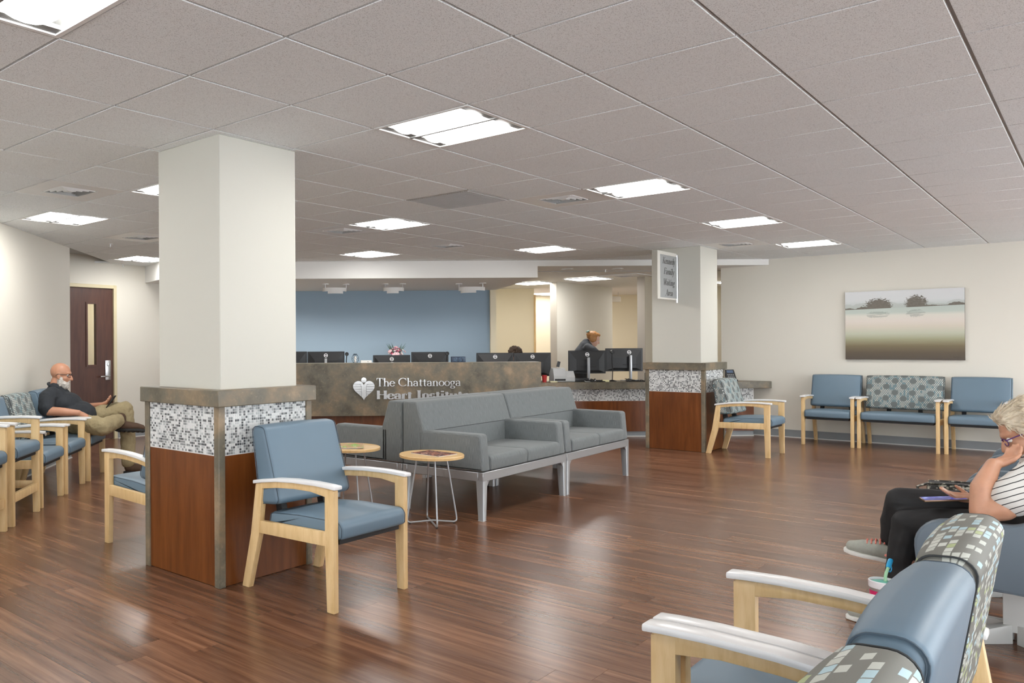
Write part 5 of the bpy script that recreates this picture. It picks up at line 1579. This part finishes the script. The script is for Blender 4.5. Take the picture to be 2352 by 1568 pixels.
S.limb([(-.12, 0, .80), (-.145, 0, .66), (-.10, 0, .50)], [.105, .142, .155]); S.lump((-.11, 0, .765), (.095, .185, .075)); S.lump((-.06, .0, .52), (.13, .17, .08))
S.limb([(-.11, .14, .775), (-.075, .205, .745), (-.012, .246, .672)], [.078, .080, .078]); S.limb([(-.11, -.14, .775), (-.06, -.195, .72)], [.078, .075])
S.fuse('striped_tee', .007, 4, 'stripes', lr, .004, 12)
S = Blob()
S.lump((.06, .05, .555), (.10, .085, .04)); S.lump((.10, .09, .545), (.07, .05, .045))
S.fuse('blouse_hem', .007, 3, 'swirl', lr, .006, 22)
S = Blob()
S.lump((-.08, 0, .50), (.13, .17, .085))
S.limb([(-.07, -.09, .505), (.18, -.05, .548), (.405, -.005, .562)], [.098, .088, .067]); S.limb([(.405, -.005, .558), (.435, -.030, .45), (.446, -.043, .375)], [.066, .056, .048])
S.limb([(-.07, .09, .495), (.18, .09, .492), (.365, .08, .480)], [.098, .085, .066]); S.limb([(.365, .08, .480), (.395, .09, .30), (.410, .10, .115)], [.066, .056, .046])
S.fuse('leggings', .0075, 4, 'leggings', lr, .003, 18)
MT['shoe'] = plain('grey_green_knit', (.36, .37, .32, 1), .85, var=.18, scale=60, bump=.4, bscale=300)
MT['coral'] = plain('coral_trim', (.72, .22, .17, 1), .6)
MT['shoe_sole'] = plain('white_foam_sole', (.72, .72, .68, 1), .6)
def sneaker(t, heel, fwd, up):
    f, u = Vector(fwd).normalized(), Vector(up).normalized()
    u = (u - f * u.dot(f)).normalized()
    s_ = u.cross(f).normalized()
    M = Matrix(((f.x, s_.x, u.x, heel[0]), (f.y, s_.y, u.y, heel[1]), (f.z, s_.z, u.z, heel[2]), (0, 0, 0, 1)))
    X = lambda p: M @ Vector(p)
    b = Blob()
    b.limb([X((.03, 0, .062)), X((.03, 0, .04))], [.036, .037]); b.limb([X((.04, 0, .045)), X((.11, 0, .052)), X((.17, .003, .042)), X((.215, .004, .036))], [.037, .040, .038, .028])
    o = b.fuse('sneaker', .005, 3, 'shoe', t)
    out = [(-.008, 0), (-.002, .026), (.05, .033), (.11, .034), (.17, .043), (.215, .038), (.246, .016), (.25, 0)]
    pl = out + [(x, -y) for x, y in out[::-1][1:-1]]
    link('sole', MB().prism(pl, 0, .020).xf(M).mesh('sole', bevel=.005), 'shoe_sole', o)
    link('collar_trim', MB().tube([X((.035 + .040 * math.cos(a), .036 * math.sin(a), .103 + .010 * math.cos(a) ** 2)) for a in [2 * PI * i / 20 for i in range(20)]], .0042, 6, True).mesh('collar_trim', True), 'coral', o)
    for k in range(5): link('lace', MB().tube([X((.088 + k * .017, -.026, .090 - k * .0045)), X((.092 + k * .017, 0, .1065 - k * .0050)), X((.088 + k * .017, .026, .090 - k * .0045))], .0036, 5).mesh('lace', True), 'coral', o)
    link('side_mark', MB().ball(X((.070, .040, .042)), (.012, .010, .008), 10, 6).mesh('side_mark', True), 'coral', o)
sneaker(lr, (.395, -.040, .255), (.95, .05, .12), (-.12, .10, .98))
sneaker(lr, (.355, .105, .002), (.98, .10, 0), (0, 0, 1))
hr = Blob()
hm = B.hm
for (p, r) in (((-.040, 0, .062), (.105, .090, .086)), ((.022, 0, .096), (.060, .070, .040)), ((-.080, 0, .0), (.065, .085, .085)), ((-.035, .074, .030), (.058, .026, .062)), ((-.035, -.074, .030), (.058, .026, .062)), ((-.065, 0, -.05), (.05, .07, .05))):
    hr.lump(hm @ Vector(p), r, hm.to_3x3().to_4x4())
ho = hr.fuse('hair', .006, 3, 'blond', lr, .012, 20)
hrd = random.Random(11)
tf = MB()
vs_ = [v for v in ho.data.vertices]
for k in range(1900):
    v = vs_[hrd.randrange(len(vs_))]
    q = hm.inverted() @ v.co
    flow = (hm.to_3x3() @ Vector((-.75 - .4 * hrd.random(), q.y * 2 + hrd.uniform(-.25, .25), .15 if q.x > .0 and q.z > .08 else -.6))).normalized()
    n_ = v.normal
    d = (flow - n_ * flow.dot(n_)).normalized()
    l_ = hrd.uniform(.022, .042)
    p0 = v.co - n_ * .003
    tf.tube([p0, p0 + d * l_ * .5 + n_ * .006, p0 + d * l_ + n_ * hrd.uniform(.001, .007)], [.0026, .0022, .0004], 3)
st_ = link('strands', tf.mesh('strands', True), 'blond', ho); st_['kind'] = 'stuff'
lp = thing('phone', 'large phone with a blue lit screen resting in the woman\'s lap', 'phone', (4.530, .520, .612), 0)
lp.rotation_euler = (-.02, .10, R_(112))
link('case', MB().box(-.082, -.040, -.006, .082, .040, .003).mesh('case', bevel=.004), plain('bronze_phone_edge', (.25, .16, .10, 1), .3, .6), lp)
sct = NT('lit_phone_screen'); sct.set(base=(.01, .01, .02, 1), rough=.1, emc=sct.ramp(sct.noise(sct.coord('Object'), 22, 2), [(.4, (.012, .012, .09, 1)), (.6, (.05, .06, .28, 1)), (.75, (.25, .30, .55, 1))]), ems=1.0); MT['lit_screen'] = sct.m
link('screen', MB().box(-.077, -.036, .003, .077, .036, .0036).mesh('screen'), 'lit_screen', lp)

# ---- staff behind the counter
wr_ = thing('person', 'ginger-haired staff member in dark grey jacket bending over behind the monitors', 'person', (*dg(4.60, 13.2), 0), DIAG)
B = Blob()
B.head((.075, -.02, 1.385), .38, -.12, .98)
B.limb([(.02, 0, 1.33), (-.05, 0, 1.27)], [.052, .06]); B.limb([(-.06, 0, 1.25), (-.14, 0, 1.08), (-.16, 0, .92)], [.10, .12, .13])
B.limb([(-.05, -.13, 1.25), (.0, -.20, 1.20), (.12, -.22, 1.10), (.28, -.16, 1.12)], [.05, .05, .04, .028]); B.limb([(-.05, .13, 1.25), (.0, .2, 1.2), (.12, .2, 1.06), (.28, .14, 1.06)], [.05, .05, .04, .028])
B.hand((.28, -.16, 1.12), (1, .1, -.3), (0, .2, -1), 1, .17, .5); B.hand((.28, .14, 1.06), (1, -.1, -.3), (0, -.2, -1), -1, .17, .5)
B.limb([(-.15, -.09, .9), (-.13, -.1, .48), (-.15, -.1, .08)], [.10, .06, .04]); B.limb([(-.15, .09, .9), (-.13, .1, .48), (-.15, .1, .08)], [.10, .06, .04])
B.fuse('body', .008, 4, 'skin_pale', wr_)
eyes(wr_, B)
S = Blob()
S.limb([(-.05, 0, 1.25), (-.135, 0, 1.08), (-.155, 0, .90)], [.118, .15, .155]); S.lump((-.055, 0, 1.225), (.11, .19, .075))
for q in (-1, 1): S.limb([(-.05, q * .13, 1.24), (.0, q * .2, 1.2), (.12, q * .215, 1.09), (.25, q * .16, 1.10)], [.075, .072, .058, .045])
S.limb([(-.045, 0, 1.33), (-.05, 0, 1.28)], [.068, .085])
S.fuse('jacket', .010, 4, 'jacket', wr_, .004, 12)
S = Blob()
for q in (-1, 1): S.limb([(-.15, q * .085, .90), (-.13, q * .1, .48), (-.15, q * .1, .09)], [.12, .085, .065])
S.fuse('trousers', .012, 4, 'leggings', wr_)
for q in (-1, 1): link('shoe', MB().ball((-.09, q * .1, .035), (.13, .045, .035), 14, 8).mesh('shoe', True), 'black', wr_)
S = Blob(); hm = B.hm
for (p, r) in (((-.030, 0, .045), (.100, .084, .085)), ((.022, 0, .090), (.058, .064, .034)), ((-.03, .07, .0), (.05, .02, .06)), ((-.02, -.07, .0), (.06, .02, .06)), ((-.095, 0, .05), (.045, .045, .045))): S.lump(hm @ Vector(p), r, hm.to_3x3().to_4x4())
hh_ = S.fuse('hair', .007, 3, 'ginger', wr_, .005, 30)
MT['clip'] = plain('pale_green_hair_clip', (.30, .42, .38, 1), .4)
link('hair_clip', MB().tube([hm @ Vector((-.12, -.03, .10)), hm @ Vector((-.145, 0, .075)), hm @ Vector((-.12, .03, .10))], .014, 8).mesh('hair_clip', True), 'clip', hh_)

sr_ = thing('person', 'seated staff member with curly dark brown hair behind the paired monitors', 'person', (*dg(3.225, 12.55), 0), DIAG)
B = Blob()
B.head((0, 0, 1.135), .1, -PI / 2 + .2, .98)
B.limb([(0, .01, 1.06), (0, .03, .98)], [.055, .065]); B.limb([(0, .03, .97), (0, .06, .75), (0, .04, .56)], [.11, .12, .13])
for q in (-1, 1):
    B.limb([(q * .12, .03, .95), (q * .2, .03, .90), (q * .22, -.02, .70), (q * .15, -.26, .80)], [.055, .05, .042, .03]); B.hand((q * .15, -.26, .80), (-.1 * q, -1, .05), (0, 0, -1), -q, .17, .4)
    B.limb([(q * .09, .04, .52), (q * .10, -.36, .50), (q * .10, -.34, .08)], [.10, .065, .04])
B.fuse('body', .009, 4, 'skin_pale', sr_)
eyes(sr_, B)
S = Blob(); S.limb([(0, .03, .96), (0, .06, .75), (0, .04, .56)], [.125, .145, .155]); S.lump((0, .03, .93), (.19, .11, .075))
for q in (-1, 1): S.limb([(q * .12, .03, .95), (q * .2, .03, .9), (q * .22, -.02, .71)], [.075, .07, .06])
S.fuse('blouse', .010, 4, 'jacket', sr_)
S = Blob()
for q in (-1, 1): S.limb([(q * .09, .04, .53), (q * .10, -.36, .505), (q * .10, -.34, .10)], [.12, .085, .06])
S.fuse('trousers', .012, 4, 'leggings', sr_)
for q in (-1, 1): link('shoe', MB().ball((q * .10, -.40, .035), (.045, .13, .035), 14, 8).mesh('shoe', True), 'black', sr_)
S = Blob(); hm = B.hm
for (p, r) in (((-.02, 0, .05), (.118, .100, .095)), ((-.06, 0, -.03), (.075, .105, .08)), ((.035, 0, .09), (.05, .075, .04))): S.lump(hm @ Vector(p), r, hm.to_3x3().to_4x4())
S.fuse('hair', .007, 2, 'brown_hair', sr_, .022, 45)
oc = thing('office_chair', 'dark office chair under the curly-haired staff member', 'chair', (*dg(3.225, 12.60), 0), DIAG)
link('seat', MB().box(-.24, -.25, .40, .24, .22, .455).mesh('seat', bevel=.03, seg=3), 'dark_plastic', oc)
link('backrest', MB().box(-.22, .24, .50, .22, .30, .92).mesh('backrest', bevel=.03, seg=3), 'dark_plastic', oc)
link('gas_post', MB().tube([(0, 0, .06), (0, 0, .40)], .025, 12).mesh('gas_post', True), 'black', oc)
link('back_bar', MB().box(-.03, .19, .40, .03, .25, .60).mesh('back_bar'), 'black', oc)
for k in range(5):
    a = 2 * PI * k / 5
    link('foot', MB().tube([(0, 0, .08), (.29 * math.cos(a), .29 * math.sin(a), .05)], [.022, .015], 8).mesh('foot', True), 'black', oc)
    link('caster', MB().ball((.29 * math.cos(a), .29 * math.sin(a), .028), .028, 10, 8).mesh('caster', True), 'black', oc)

# ================================================================== handbag and tumbler
def m_snake():
    t = NT('snakeskin_print')
    v = t.coord('Object')
    vo = t.n('TexVoronoi', Scale=75.0); t.t.links.new(v, vo.inputs[0])
    c = t.ramp(t.noise(v, 26, 3), [(.40, (.045, .045, .035, 1)), (.5, (.42, .40, .32, 1)), (.62, (.62, .60, .52, 1))])
    c = t.mix(t.ramp(vo.outputs['Distance'], [(.35, (0, 0, 0, 1)), (.6, (1, 1, 1, 1))]), c, (.03, .03, .028, 1))
    t.set(base=c, rough=.4)
    return t.m
MT['snake'] = m_snake()
hb = thing('handbag', 'snakeskin-print handbag with dark open top on the next tub chair', 'handbag', (5.40, .56, .445), .12)
pr_ = roundpoly([(-.045, 0), (-.06, .115), (.06, .115), (.045, 0)], [.02, .008, .008, .02], 3)
link('bag_body', cushion(-.12, .13, pr_, .02, 3, 4).xf(Matrix.Rotation(PI / 2, 4, 'Z')).mesh('bag_body', True, angle=50), 'snake', hb)
link('top_opening', MB().box(-.048, -.11, .113, .048, .12, .118).mesh('top_opening', bevel=.002), 'black', hb)
for x in (-.055, .055): link('rim', MB().tube([(x, -.115, .116), (x, 0, .121), (x, .125, .116)], .005, 6).mesh('rim', True), 'snake', hb)
link('strap', MB().tube([(0, .12, .11), (-.02, .17, .09), (-.03, .165, .02), (-.01, .13, .012)], .007, 6).mesh('strap', True), 'snake', hb)

tm = thing('tumbler', 'pink handled tumbler with clear lid and mint straw on the floor', 'tumbler', (4.335, .712, 0), R_(-35))
MT['pink'] = plain('hot_pink_enamel', (.62, .02, .13, 1), .35)
MT['mint'] = plain('mint_plastic', (.16, .55, .45, 1), .35)
MT['aqua'] = plain('aqua_blue_plastic', (.02, .33, .62, 1), .35)
MT['lid'] = plain('frosted_lid', (.70, .68, .70, 1), .3)
link('cup', MB().lathe([(.034, 0), (.037, .004), (.037, .085), (.050, .10), (.053, .205), (.050, .205), (.03, .10)], n=36).mesh('cup', True, angle=35), 'pink', tm)
link('steel_band', MB().lathe([(.0535, .205), (.0545, .207), (.0545, .216), (.053, .217)], n=36).mesh('steel_band', True), 'steel', tm)
ld = link('lid', MB().lathe([(.0545, .217), (.057, .219), (.058, .247), (.055, .250), (.052, .238), (.012, .236)], n=36).mesh('lid', True, angle=40), 'lid', tm)
link('lid_gasket', MB().lathe([(.050, .239), (.044, .241), (.02, .241)], n=30).mesh('lid_gasket', True), 'mint', ld)
hn = link('handle', MB().tube([(.050, 0, .185), (.080, 0, .187), (.094, 0, .175), (.096, 0, .14), (.088, 0, .105), (.05, 0, .10)], .010, 10, sx=1.4).mesh('handle', True), 'pink', tm)
link('grip', MB().tube([(.094, 0, .170), (.098, 0, .14), (.091, 0, .115)], .0112, 10, sx=1.4).mesh('grip', True), 'mint', hn)
sw_ = link('straw', MB().tube([(.02, .01, .225), (.022, .012, .262), (.030, .016, .275), (.055, .028, .300)], .0065, 10).mesh('straw', True), plain('pale_green_straw', (.33, .58, .36, 1), .35), tm)
link('straw_cap', MB().tube([(.050, .026, .295), (.058, .030, .303), (.078, .040, .323), (.082, .042, .327)], [.0085, .0105, .0105, .008], 12).mesh('straw_cap', True), 'aqua', sw_)
link('cap_loop', MB().tube([(.055 + .010 + .012 * math.cos(a), .03 + .004 * math.cos(a), .290 + .016 * math.sin(a)) for a in [2 * PI * i / 14 for i in range(14)]], .0025, 6, True).mesh('cap_loop', True), 'aqua', sw_)

D.scenes.remove(SC2)
